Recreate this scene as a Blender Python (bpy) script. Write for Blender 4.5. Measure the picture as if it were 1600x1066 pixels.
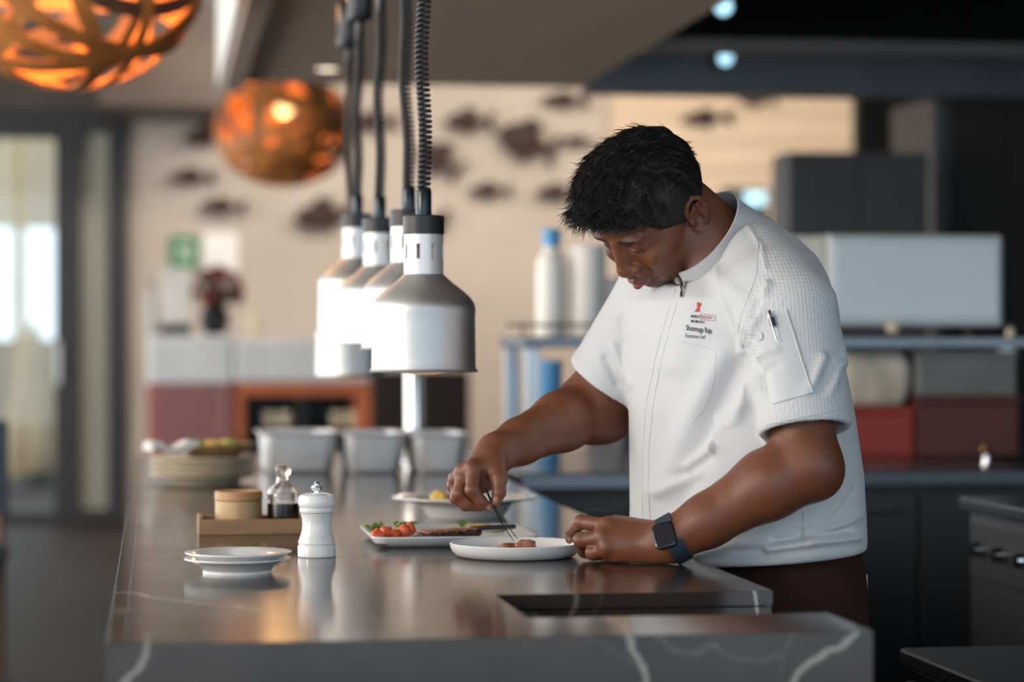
import bpy, bmesh, math, random
import numpy as np
from mathutils import Vector, Matrix
from mathutils.bvhtree import BVHTree

for o in list(bpy.data.objects): bpy.data.objects.remove(o)
SC = bpy.context.scene
C = SC.collection
random.seed(7)
rng = np.random.default_rng(7)

# ------------------------------------------------------------------ camera
F_PX = 3777.0
YAW = math.atan(560 / F_PX)
CAM_Z = 1.255
FW = Vector((math.sin(YAW), math.cos(YAW), 0)); RT = Vector((math.cos(YAW), -math.sin(YAW), 0)); UP = Vector((0, 0, 1))
cd = bpy.data.cameras.new('camera'); cam = bpy.data.objects.new('camera', cd); C.objects.link(cam)
cam.location = (0, 0, CAM_Z); cam.rotation_euler = (math.pi / 2, 0, -YAW)
cd.sensor_width = 36; cd.lens = 36 * F_PX / 1600
cd.dof.use_dof = True; cd.dof.focus_distance = 3.70; cd.dof.aperture_fstop = 2.4
cd.clip_end = 200
SC.camera = cam

def P(u, v, d):
    """point seen at photograph pixel (u, v) standing d metres in front of the camera"""
    return Vector((0, 0, CAM_Z)) + FW * d + RT * ((u - 800) / F_PX * d) + UP * ((533 - v) / F_PX * d)
def onz(u, v, z):
    return P(u, v, (CAM_Z - z) * F_PX / (v - 533))
def onY(u, v, Y):
    """point of the plane y = Y seen at pixel (u, v)"""
    r = FW + RT * ((u - 800) / F_PX) + UP * ((533 - v) / F_PX)
    return Vector((0, 0, CAM_Z)) + r * (Y / r.y)
def V3(x, y, z):
    """direction: x right, y up, z away from the camera"""
    return RT * x + UP * y + FW * z

# ------------------------------------------------------------------ world, sun, exposure
w = bpy.data.worlds.new('world'); SC.world = w; w.use_nodes = True
bg = w.node_tree.nodes['Background']; bg.inputs[0].default_value = (0.74, 0.88, 1.0, 1); bg.inputs[1].default_value = 1.4
sd = bpy.data.lights.new('sun', 'SUN'); sun = bpy.data.objects.new('sun', sd); C.objects.link(sun)
sd.energy = 0.7; sd.color = (1.0, 0.72, 0.46); sd.angle = math.radians(12)
sun.location = (-6, -2, 5)
sun.rotation_euler = Vector((0.86, 0.42, -0.22)).to_track_quat('-Z', 'Y').to_euler()
SC.view_settings.view_transform = 'Standard'; SC.view_settings.look = 'None'
SC.view_settings.gamma = 1; SC.view_settings.use_curve_mapping = False
SC.view_settings.exposure = 0.34
def area(name, loc, direction, sx, sy, watt, col):
    ld = bpy.data.lights.new(name, 'AREA'); ld.shape = 'RECTANGLE'; ld.size = sx; ld.size_y = sy; ld.energy = watt; ld.color = col
    o = bpy.data.objects.new(name, ld); C.objects.link(o); o.location = loc; o.rotation_euler = Vector(direction).to_track_quat('-Z', 'Y').to_euler(); return o
area('window_daylight', (-3.9, 8.0, 1.8), (1, 0, 0), 14, 2.8, 235, (1.0, 0.90, 0.77))          # the glazed side of the dining room
for k_ in range(3): area('back_wall_fill', (1.0 + 1.8 * k_, 14.6, 3.40), (0, .75, -.7), 1.2, .3, 48, (1.0, 0.86, 0.72))   # unseen warm fill lights, added to brighten the back wall

# ------------------------------------------------------------------ materials
MATS = {}
def mat(name, col, rough=0.5, metal=0.0, col2=None, nscale=6.0, bump=0.0, bscale=40.0, coat=0.0, stretch=None, emit=None, estr=0.0, sss=0.0, spec=None, sheen=0.0):
    if name in MATS: return MATS[name]
    m = bpy.data.materials.new(name); m.use_nodes = True
    nt = m.node_tree; N = nt.nodes; L = nt.links; b = N['Principled BSDF']
    tc = N.new('ShaderNodeTexCoord'); mp = N.new('ShaderNodeMapping'); L.new(tc.outputs['Object'], mp.inputs[0])
    if stretch: mp.inputs['Scale'].default_value = stretch
    nz = N.new('ShaderNodeTexNoise'); nz.inputs['Scale'].default_value = nscale; nz.inputs['Detail'].default_value = 5
    L.new(mp.outputs[0], nz.inputs['Vector'])
    mx = N.new('ShaderNodeMix'); mx.data_type = 'RGBA'
    c2 = col2 if col2 else tuple(c * 0.86 for c in col)
    mx.inputs['A'].default_value = (*col, 1); mx.inputs['B'].default_value = (*c2, 1)
    rp = N.new('ShaderNodeMapRange'); rp.inputs[1].default_value = 0.35; rp.inputs[2].default_value = 0.68
    L.new(nz.outputs[0], rp.inputs[0]); L.new(rp.outputs[0], mx.inputs['Factor'])
    L.new(mx.outputs['Result'], b.inputs['Base Color'])
    b.inputs['Roughness'].default_value = rough; b.inputs['Metallic'].default_value = metal
    b.inputs['Coat Weight'].default_value = coat
    if spec is not None: b.inputs['Specular IOR Level'].default_value = spec
    if sheen: b.inputs['Sheen Weight'].default_value = sheen
    if sss:
        b.inputs['Subsurface Weight'].default_value = sss; b.inputs['Subsurface Radius'].default_value = (1, .35, .2); b.inputs['Subsurface Scale'].default_value = 0.006
    if bump:
        n2 = N.new('ShaderNodeTexNoise'); n2.inputs['Scale'].default_value = bscale; n2.inputs['Detail'].default_value = 4
        L.new(mp.outputs[0], n2.inputs['Vector'])
        bp = N.new('ShaderNodeBump'); bp.inputs['Strength'].default_value = bump; bp.inputs['Distance'].default_value = 0.004
        L.new(n2.outputs[0], bp.inputs['Height']); L.new(bp.outputs[0], b.inputs['Normal'])
    if emit:
        b.inputs['Emission Color'].default_value = (*emit, 1); b.inputs['Emission Strength'].default_value = estr
    MATS[name] = m
    return m
def glass(name, col=(1, 1, 1), rough=0.0, ior=1.45):
    m = mat(name, col, rough, col2=col); b = m.node_tree.nodes['Principled BSDF']
    b.inputs['Transmission Weight'].default_value = 1; b.inputs['IOR'].default_value = ior
    return m

# ------------------------------------------------------------------ object helpers
def link(name, me, m=None, parent=None, loc=(0, 0, 0), rot=(0, 0, 0)):
    o = bpy.data.objects.new(name, me); C.objects.link(o)
    o.location = loc; o.rotation_euler = rot
    if parent: o.parent = parent
    if m and me is not None and not me.materials: me.materials.append(m)
    return o
def tag(o, label=None, cat=None, group=None, kind=None):
    if label: o['label'] = label
    if cat: o['category'] = cat
    if group: o['group'] = group
    if kind: o['kind'] = kind
    return o
def thing(name, label, cat, loc=(0, 0, 0), rz=0, group=None):
    o = bpy.data.objects.new(name, None); C.objects.link(o); o.location = loc; o.rotation_euler = (0, 0, rz)
    o.empty_display_size = 0.05
    return tag(o, label, cat, group)
def kids(o): return [c for c in bpy.data.objects if c.parent == o]
def copy_tree(o, parent=None, label=None):
    c = o.copy(); C.objects.link(c); c.parent = parent
    if label: c['label'] = label
    for k in kids(o): copy_tree(k, c)
    return c

class MB:
    """collects shapes into one mesh"""
    def __init__(s): s.v = []; s.f = []; s.flat = False
    def add(s, vs, fs):
        n = len(s.v); s.v += [tuple(x) for x in vs]; s.f += [tuple(i + n for i in f) for f in fs]; return s
    def box(s, x0, x1, y0, y1, z0, z1, bev=0.0, seg=2):
        if bev <= 0:
            vs = [(x, y, z) for z in (z0, z1) for y in (y0, y1) for x in (x0, x1)]
            return s.add(vs, [(0, 2, 3, 1), (4, 5, 7, 6), (0, 1, 5, 4), (2, 6, 7, 3), (0, 4, 6, 2), (1, 3, 7, 5)])
        s.flat = True; bm = bmesh.new(); bmesh.ops.create_cube(bm, size=1)
        for v in bm.verts: v.co = ((x0 + x1) / 2 + v.co.x * (x1 - x0), (y0 + y1) / 2 + v.co.y * (y1 - y0), (z0 + z1) / 2 + v.co.z * (z1 - z0))
        bmesh.ops.bevel(bm, geom=bm.edges[:], offset=bev, segments=seg, affect='EDGES', profile=0.5)
        bm.verts.index_update()
        s.add([v.co[:] for v in bm.verts], [[v.index for v in f.verts] for f in bm.faces]); bm.free(); return s
    def lathe(s, prof, seg=48, c=(0, 0, 0), axis=None):
        n = len(prof); vs = []; fs = []
        for i in range(seg):
            a = 2 * math.pi * i / seg
            for r, z in prof: vs.append((r * math.cos(a), r * math.sin(a), z))
        for i in range(seg):
            j = (i + 1) % seg
            for k in range(n - 1):
                fs.append((i * n + k, j * n + k, j * n + k + 1, i * n + k + 1))
        if axis:
            q = Vector(axis).to_track_quat('Z', 'Y'); vs = [tuple(q @ Vector(v)) for v in vs]
        vs = [(v[0] + c[0], v[1] + c[1], v[2] + c[2]) for v in vs]
        return s.add(vs, fs)
    def tube(s, pts, r, seg=8, cap=True, flat=None):
        pts = [Vector(p) for p in pts]; n = len(pts)
        rs = r if isinstance(r, (list, tuple)) else [r] * n
        vs = []; fs = []; prev = None
        for i, p in enumerate(pts):
            t = (pts[min(i + 1, n - 1)] - pts[max(i - 1, 0)]).normalized()
            if prev is None:
                a = t.orthogonal().normalized()
            else:
                a = (prev - t * prev.dot(t)).normalized()
            prev = a; b = t.cross(a)
            for k in range(seg):
                g = 2 * math.pi * k / seg
                vs.append(p + (a * math.cos(g) + b * math.sin(g) * (flat or 1)) * rs[i])
        for i in range(n - 1):
            for k in range(seg):
                k2 = (k + 1) % seg
                fs.append((i * seg + k, i * seg + k2, (i + 1) * seg + k2, (i + 1) * seg + k))
        if cap: fs.append(tuple(range(seg - 1, -1, -1))); fs.append(tuple((n - 1) * seg + k for k in range(seg)))
        return s.add(vs, fs)
    def strip(s, pts, nrm, w, t):
        """flat band along pts, nrm its outward normals, width w, thickness t"""
        vs = []; fs = []; n = len(pts)
        for i, p in enumerate(pts):
            p = Vector(p); tan = (Vector(pts[min(i + 1, n - 1)]) - Vector(pts[max(i - 1, 0)])).normalized()
            nn = Vector(nrm[i]).normalized(); sd_ = tan.cross(nn).normalized()
            for a, b in ((-1, 0), (1, 0), (1, 1), (-1, 1)): vs.append(p + sd_ * a * w / 2 + nn * b * t)
        for i in range(n - 1):
            for k in range(4):
                k2 = (k + 1) % 4
                fs.append((i * 4 + k, i * 4 + k2, i * 4 + 4 + k2, i * 4 + 4 + k))
        fs.append((3, 2, 1, 0)); fs.append(tuple((n - 1) * 4 + k for k in range(4)))
        return s.add(vs, fs)
    def prism(s, poly, y0, y1):
        """polygon in x,z pushed from y0 to y1"""
        n = len(poly); vs = [(x, y0, z) for x, z in poly] + [(x, y1, z) for x, z in poly]
        fs = [tuple(range(n)), tuple(range(2 * n - 1, n - 1, -1))] + [(i, n + i, n + (i + 1) % n, (i + 1) % n) for i in range(n)]
        return s.add(vs, fs)
    def zprism(s, poly, z0, z1):
        n = len(poly); vs = [(x, y, z0) for x, y in poly] + [(x, y, z1) for x, y in poly]
        fs = [tuple(range(n - 1, -1, -1)), tuple(range(n, 2 * n))] + [(i, (i + 1) % n, n + (i + 1) % n, n + i) for i in range(n)]
        return s.add(vs, fs)
    def mesh(s, name, smooth=35, bevel=0.0):
        me = bpy.data.meshes.new(name); me.from_pydata([tuple(v) for v in s.v], [], s.f)
        bm = bmesh.new(); bm.from_mesh(me)
        bmesh.ops.remove_doubles(bm, verts=bm.verts, dist=1e-6)
        bmesh.ops.recalc_face_normals(bm, faces=bm.faces)
        if bevel: bmesh.ops.bevel(bm, geom=[e for e in bm.edges if len(e.link_faces) == 2 and e.calc_face_angle(0) > 0.6], offset=bevel, segments=2, affect='EDGES', profile=0.5)
        bm.to_mesh(me); bm.free()
        if smooth:
            if s.flat or bevel: smooth = min(smooth, 15)
            me.shade_smooth(); me.set_sharp_from_angle(angle=math.radians(smooth))
        return me
    def build(s, name, m, parent=None, loc=(0, 0, 0), rot=(0, 0, 0), smooth=35, bevel=0.0):
        return link(name, s.mesh(name, smooth, bevel), m, parent, loc, rot)
def struct(name, mb, m, parent=None, label=None, **k):
    o = mb.build(name, m, parent, **k)
    if not parent: o['kind'] = 'structure'
    if label: o['label'] = label
    return o
def rrect(x0, x1, y0, y1, r, n=5):
    out = []
    for cx, cy, a0 in ((x1 - r, y1 - r, 0), (x0 + r, y1 - r, 90), (x0 + r, y0 + r, 180), (x1 - r, y0 + r, 270)):
        for i in range(n + 1):
            a = math.radians(a0 + 90 * i / n); out.append((cx + r * math.cos(a), cy + r * math.sin(a)))
    return out
# ================================================================== THE ROOM
TOP = 0.92           # worktop height
m_floor = mat('floor_wood', (0.030, 0.021, 0.017), 0.6, col2=(0.018, 0.013, 0.011), nscale=2.0, stretch=(1, .12, 1), bump=0.1, spec=.25)
m_wall = mat('plaster_wall', (0.50, 0.44, 0.385), 0.85, col2=(0.44, 0.385, 0.335), nscale=1.3, bump=0.15, bscale=60)
m_warm = mat('timber_wall', (0.62, 0.50, 0.37), 0.7, col2=(0.56, 0.44, 0.32), nscale=1.5, stretch=(1, 1, 6), bump=0.1)
m_ceil = mat('ceiling_paint', (0.62, 0.60, 0.57), 0.85, nscale=2)
m_beam = mat('brown_timber_beam', (0.10, 0.070, 0.052), 0.6, col2=(0.07, 0.05, 0.04), nscale=3, stretch=(1, 6, 1))
m_frame = mat('black_door_frame', (0.022, 0.022, 0.025), 0.4)
m_dark = mat('dark_wall_paint', (0.022, 0.020, 0.019), 0.7)
m_soffit = mat('soffit_panel', (0.52, 0.40, 0.305), 0.6, col2=(0.45, 0.345, 0.26), nscale=1.5, stretch=(6, .4, 1))
m_white = mat('white_fascia_paint', (0.80, 0.78, 0.74), 0.6)
m_steel = mat('brushed_steel', (0.55, 0.56, 0.57), 0.32, 1.0, col2=(0.45, 0.46, 0.48), nscale=30, stretch=(1, 1, 20))
m_dsteel = mat('dark_steel', (0.10, 0.105, 0.115), 0.4, 0.8)
m_black = mat('black_enamel', (0.012, 0.013, 0.015), 0.3)

YB = 17.0            # back wall
struct('floor', MB().box(-4, 9, -3, 24, -0.1, 0), m_floor)
struct('ceiling', MB().box(-4, 9, -3, YB + .3, 3.45, 3.55), m_ceil)
struct('wall_back', MB().box(-0.18, 6.2, YB, YB + .2, 0, 3.45), m_wall)
struct('wall_right', MB().box(6.2, 6.4, 1, YB, 0, 3.45), m_dark)
# dark bulkhead and timber panel beside the back wall
struct('trim_1', MB().box(-0.35, 0.45, YB - 1.2, YB - .02, 2.78, 3.45), m_beam, label='brown timber bulkhead over the glass doors')
# warm timber boards on the right half of the back wall, each its own board
wp = struct('trim_2', MB().box(3.22, 5.12, YB - .05, YB - .01, 2.05, 3.3), m_warm, label='backing of the warm timber panelling on the back wall')
bm_ = MB().box(0, 1.88, 0, .03, 0, .196, .004).mesh('board')
for k in range(6):
    link('board', bm_, m_warm, wp, (3.23, YB - .085, 2.06 + k * .205))
# a hatch with a dark frame and a bright pane
hat = struct('window_3', MB().box(onY(1128, 0, YB - .1).x, onY(1198, 0, YB - .1).x, YB - .12, YB - .06, onY(0, 340, YB - .1).z, onY(0, 282, YB - .1).z, .01), m_frame, label='small dark kitchen hatch in the back wall')
MB().box(onY(1162, 0, YB - .1).x, onY(1194, 0, YB - .1).x, YB - .15, YB - .121, onY(0, 311, YB - .1).z, onY(0, 290, YB - .1).z, .01).build('hatch_lamp', mat('cool_lamp', (.6, .9, 1), .3, emit=(.30, .70, .95), estr=.9), hat)

# ---- glass door wall at the left of the back wall
XL = -2.8
def xw(u, d=YB): return onY(u, 0, d).x
dz = 2.84
wl = struct('wall_left', MB().box(XL, -0.18, YB, YB + .2, dz, 3.45), m_beam, label='wall band above the glass doors')
d1 = struct('door_1', MB().box(xw(168), xw(200), YB - .06, YB + .14, 0, dz, .006), m_frame, label='black framed fixed glass panel beside the back wall')
MB().box(xw(86), xw(126), YB - .06, YB + .14, 0, dz, .006).build('door_post', m_frame, d1)
MB().box(xw(126), xw(168), YB - .06, YB + .14, 2.70, dz, .006).build('head_rail', m_frame, d1)
MB().box(xw(126), xw(168), YB - .06, YB + .14, 0, .09, .006).build('sill_rail', m_frame, d1)
MB().box(xw(126), xw(168), YB + .03, YB + .04, .09, 2.70).build('frosted_panel', mat('frosted_panel', (.40, .39, .32), .5, col2=(.36, .36, .30), nscale=2), d1)
d2 = struct('door_2', MB().box(-1.95, xw(86) - .005, YB - .06, YB + .14, 2.66, dz, .006), m_frame, label='wide black framed sliding glass door onto the terrace')
MB().box(-1.95, -1.85, YB - .06, YB + .14, 0, 2.66, .006).build('door_post', m_frame, d2)
MB().box(-1.85, xw(86) - .005, YB - .06, YB + .14, 0, .08, .006).build('sill_rail', m_frame, d2)
MB().box(-1.85, xw(86) - .005, YB + .03, YB + .04, .08, 2.66).build('pane', glass('window_glass', (.97, 1, .98)), d2)
MB().box(xw(88), xw(96), YB - .10, YB - .06, .95, 1.25, .006).build('door_handle', m_steel, d2)

# ---- terrace beyond the doors
struct('terrace', MB().box(-9, 6, 24, 40, -0.12, -.02), mat('terrace_paving', (.34, .26, .18), .8))
par = struct('trim_3', MB().box(-8, 4, 23.6, 23.9, 0, 1.27), mat('tan_parapet', (.36, .28, .19), .85, nscale=3), label='tan terrace parapet beyond the glass doors')
sea = MB().box(-60, 40, 120, 190, -1.0, -0.9).build('sea', mat('sea_water', (.10, .30, .50), .25, nscale=.4)); tag(sea, 'strip of blue sea beyond the terrace parapet', 'sea', kind='stuff')
bl = thing('bamboo_blind', 'beige woven bamboo blind hanging over the terrace outside', 'blind', (0, 23.2, 0))
m_bam = mat('bamboo_slat', (.50, .38, .20), .7, col2=(.38, .26, .12), nscale=9)
zt, zb = onY(40, 196, 23.2).z, onY(40, 356, 23.2).z
sl = MB().box(-2.6, .6, -.008, .008, 0, .030, .003).mesh('slat')
nsl = int((zt - zb) / .034)
for k in range(nsl): link('slat', sl, m_bam, bl, (0, 0, zb + k * .034))
for x in (-2.3, -1.5, -.7, .1): MB().tube([(x, -.012, zb), (x, -.012, zt)], .006, 6).build('cord', m_bam, bl)
tp = thing('terrace_post', 'slim tan terrace post seen through the glass door', 'post', (onY(30, 0, 22.8).x, 22.8, 0))
MB().box(-.05, .05, -.05, .05, 0.06, zt + .2, .008).build('shaft', m_bam, tp); MB().box(-.09, .09, -.09, .09, 0, .06, .01).build('foot', m_bam, tp)
gp = thing('garden_parasol', 'closed tan parasol standing on the terrace behind the glass door', 'parasol', (onY(52, 0, 21.5).x, 21.5, 0))
m_can = mat('tan_canvas', (.45, .35, .22), .85, nscale=5)
MB().lathe([(0, 0), (.28, 0), (.28, .07), (.05, .09), (0, .09)], 32).build('base', m_dsteel, gp)
MB().tube([(0, 0, .08), (0, 0, 1.45)], .024, 10).build('pole', m_bam, gp)
pr = []
for i in range(9):
    t = i / 8; pr.append((.03 + .24 * (1 - t) ** .8 * (1 - .35 * (t < .08)), .12 + 1.28 * t))
mbp = MB().lathe([(0, .12)] + pr + [(0, 1.42)], 40)
mbp.v = [((x * (1 + .13 * math.sin(8 * math.atan2(y, x)))), y * (1 + .13 * math.sin(8 * math.atan2(y, x))), z) for x, y, z in mbp.v]
mbp.build('canopy', m_can, gp)

# ---- soffit over the pass with the extraction hood
SZ = 2.25
YF = 9.35
sof = struct('soffit', MB().box(.262, 1.66, 2.6, YF, SZ, SZ + .12), m_soffit, label='low brown soffit over the island')
MB().box(1.66, 6.2, 2.6, 2.9, SZ, SZ + .12).build('front_band', m_soffit, sof)
MB().box(1.66, 6.2, YF - .16, YF, SZ - .03, SZ + .12).build('lower_lip', m_dsteel, sof)
MB().box(1.66, 6.2, 8.02, 8.12, SZ - .01, SZ + .035).build('cross_bar', mat('hood_bar', (.11, .10, .095), .5, .0), sof)
MB().box(.24, .262, 2.6, YF, SZ - .02, 3.45).build('fascia', m_white, sof)
MB().box(.262, .335, 2.6, YF - .01, SZ - .035, SZ - .001, .004).build('edge_rail', m_soffit, sof)
MB().box(.262, 6.2, YF - .02, YF, SZ + .12, 3.45).build('back_fascia', m_ceil, sof)
m_hood = mat('hood_black', (.008, .009, .010), .6, spec=.25)
hd = thing('extraction_hood', 'dark steel extraction hood recessed into the soffit', 'hood', (0, 0, SZ + .12))
MB().box(1.66, 6.15, 2.9, YF - .16, .5, .53).build('roof_plate', m_hood, hd)
MB().box(1.66, 1.69, 2.9, YF - .16, 0.001, .5).build('side_plate', m_hood, hd)
MB().box(1.69, 6.15, YF - .19, YF - .16, .001, .5).build('end_plate', m_hood, hd)
fl = MB().box(0, .62, 0, .045, 0, .42, .006).mesh('baffle_filter')
for k in range(7): link('baffle_filter', fl, m_hood, hd, (1.72 + k * .63, 8.6, .03), (math.radians(-30), 0, 0))
for u, v, Y_, lab in ((1130, 10, 7.80, 'round hood lamp nearer the camera'), (1133, 90, 9.12, 'disc standing for a light reflected beyond the cross bar')):  # second one: a reflection on the end plate, made as an added glowing disc
    p = onY(u, v, Y_)
    hl = thing('hood_light_spot', lab + ', glowing pale blue', 'lamp', p, 0, 'lamps inside the extraction hood')
    MB().lathe([(.0, -.03), (.036, -.03), (.036, .012), (.030, .014), (.030, .004), (0, .004)], 24, axis=(0, -1, -.25)).build('housing', m_dsteel, hl)
    MB().lathe([(0, .010), (.020, .009), (.029, .005), (0, .005)], 24, axis=(0, -1, -.25)).build('lens', mat('cool_lens', (.7, .9, 1), .2, emit=(.45, .80, 1), estr=1.3), hl)
    MB().tube([(0, .02, 0), (0, .02, SZ + .62 - p.z)], .012, 8).build('stem', m_dsteel, hl)
# small recessed downlights in the soffit (only one is lit in view)
dl = thing('soffit_downlight', 'small recessed downlight in the brown soffit behind the heat lamp cords', 'lamp', (P(511, 111, 8.82).x, P(511, 111, 8.82).y, SZ))
MB().lathe([(.040, -.0005), (.052, -.006), (.056, -.0005)], 28).build('ring', m_steel, dl)
MB().lathe([(0, -.003), (.040, -.003)], 24).build('lens', mat('warm_lens', (1, .9, .75), .3, emit=(1, .84, .62), estr=2.5), dl)

# ---- wooden fish on the back wall
m_fish = mat('dark_red_wood', (.040, .014, .010), .7, col2=(.02, .009, .007), nscale=10, bump=.2)
def fish_mesh(fat):
    mb = MB(); n = 14; ring = 10; vs = []; fs = []
    for i in range(n + 1):
        t = i / n; x = -.5 + t * .78
        hh = (.02 + .19 * math.sin(math.pi * min(1, t * 1.02)) ** .8 * (1 - .35 * t)) * fat
        for k in range(ring):
            a = 2 * math.pi * k / ring; vs.append((x, .045 * math.sin(a) * (hh / .2 + .3), hh * math.cos(a)))
    for i in range(n):
        for k in range(ring): fs.append((i * ring + k, i * ring + (k + 1) % ring, (i + 1) * ring + (k + 1) % ring, (i + 1) * ring + k))
    fs.append(tuple(range(ring - 1, -1, -1))); fs.append(tuple(n * ring + k for k in range(ring)))
    mb.add(vs, fs)
    return mb
def fin_meshes(fat):
    tail = MB().prism([(.25, .02), (.40, .15 * fat + .03), (.50, .19 * fat + .02), (.44, 0), (.50, -.19 * fat - .02), (.40, -.15 * fat - .03), (.25, -.02)], -.015, .015).mesh('tail')
    top = MB().prism([(-.22, .15 * fat), (-.10, .28 * fat), (.02, .25 * fat), (.16, .22 * fat), (.10, .09 * fat)], -.012, .012).mesh('dorsal_fin')
    bot = MB().prism([(-.12, -.14 * fat), (-.02, -.27 * fat), (.06, -.23 * fat), (.10, -.08 * fat)], -.012, .012).mesh('belly_fin')
    return tail, top, bot
FM = {}
for fat in (.6, .85, 1.15): FM[fat] = (fish_mesh(fat * 1.25).mesh('fish_body'), *fin_meshes(fat * 1.25))
fishes = [(325, 213, 62, .85, 5, 'beside the bulkhead, left of the far woven pendant'), (301, 277, 62, .6, 0, 'lowest but one at the far left of the wall'), (349, 323, 62, .6, -3, 'lowest at the left, above the green sign'),
 (510, 336, 84, .85, 8, 'just left of the heat lamp necks'), (588, 190, 60, .85, 0, 'behind the middle heat lamp cords'), (688, 250, 66, 1.15, -35, 'right of the front heat lamp cord, large and tilted'), (735, 190, 66, .85, 0, 'second from the front cord, near the soffit'),
 (767, 297, 58, .6, 0, 'low and small, between the lamp and the man'), (826, 222, 84, 1.15, -18, 'largest of all, left of the man\'s hair'), (873, 300, 62, .6, 0, 'low, touching the left side of the man\'s hair'), (907, 221, 56, .6, -6, 'just above the left side of the man\'s hair'),
 (884, 157, 66, .6, 0, 'half hidden under the soffit left of the man'), (690, 345, 40, .85, 60, 'low, peeping out right of the front lamp cap'), (1106, 186, 74, .6, 4, 'to the right above the man\'s head'), (1184, 157, 56, .6, 0, 'rightmost, under the hood lip')]
for u, v, wpx, fat, ang, lab in fishes:
    p = onY(u, v, YB - .1); s = wpx * 17 / F_PX * 1.2
    ft = thing('wooden_fish', 'dark red wooden fish ' + lab, 'wall art', (p.x, YB - .10, p.z), 0, 'wooden fish on the back wall')
    ft.rotation_euler = (0, math.radians(-ang), 0); s *= .8 if u == 907 else 1; ft.scale = (s, s, s)
    for nm, me in zip(('fish_body', 'tail', 'dorsal_fin', 'belly_fin'), FM[fat]): link(nm, me, m_fish, ft)
    MB().tube([(0, .03, 0), (0, .10 / s - .003, 0)], .02, 6).build('pin', m_dsteel, ft)

# ---- woven pendants
m_rat = mat('orange_rattan', (.46, .17, .035), .6, col2=(.34, .11, .02), nscale=12)
m_ratd = mat('brown_rattan', (.12, .045, .02), .6, col2=(.08, .03, .015), nscale=12)
def woven(name, label, c, R, nb, seed, wdt, topz, power):
    t = thing(name, label, 'pendant lamp', c)
    r_ = random.Random(seed)
    for k in range(nb):
        ax = Vector((r_.gauss(0, 1), r_.gauss(0, 1), r_.gauss(0, .8))).normalized(); a = ax.orthogonal().normalized(); b = ax.cross(a)
        off = r_.uniform(-.55, .55); rr = math.sqrt(1 - off * off); lay = R * (1 + .006 * (k % 5)); ph = r_.uniform(0, 6.28)
        pts = []; nr = []
        for i in range(41):
            g = 2 * math.pi * i / 40
            o2 = off + .10 * math.sin(2 * g + ph); r2 = math.sqrt(max(.05, 1 - o2 * o2))
            d = (ax * o2 + (a * math.cos(g) + b * math.sin(g)) * r2).normalized()
            pts.append((d.x * lay, d.y * lay, d.z * lay * .82)); nr.append(d)
        MB().strip(pts, nr, wdt * r_.uniform(.7, 1.25), .006).build('woven_band', m_rat if k % 3 else m_ratd, t)
    MB().tube([(0, 0, R * .78), (0, 0, topz - c[2])], .012, 8).build('cord', m_black, t)
    MB().lathe([(0, .04), (.03, .035), (.045, 0), (.03, -.035), (0, -.04)], 20, (0, 0, R * .3)).build('bulb', mat('warm_bulb', (1, .8, .5), .4, emit=(1, .62, .28), estr=1.5), t)
    MB().tube([(0, 0, R * .3 + .035), (0, 0, R * .8)], .014, 8).build('lamp_stem', m_black, t)
    ld = bpy.data.lights.new('pendant_glow', 'POINT'); ld.energy = power; ld.color = (1, .55, .22); ld.shadow_soft_size = .14
    lo = bpy.data.objects.new('pendant_glow', ld); C.objects.link(lo); lo.parent = t; lo.location = (0, 0, R * .3 - .06)
    return t
p = P(105, -35, 6.6); woven('woven_pendant_lamp', 'big orange woven rattan pendant cut by the top left corner', p, .36, 22, 3, .042, 3.45, 26)
p = P(443, 202, 13.2); woven('woven_pendant_lamp', 'smaller orange woven rattan pendant hanging behind the soffit edge', p, .37, 24, 5, .055, 3.45, 12)
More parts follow.
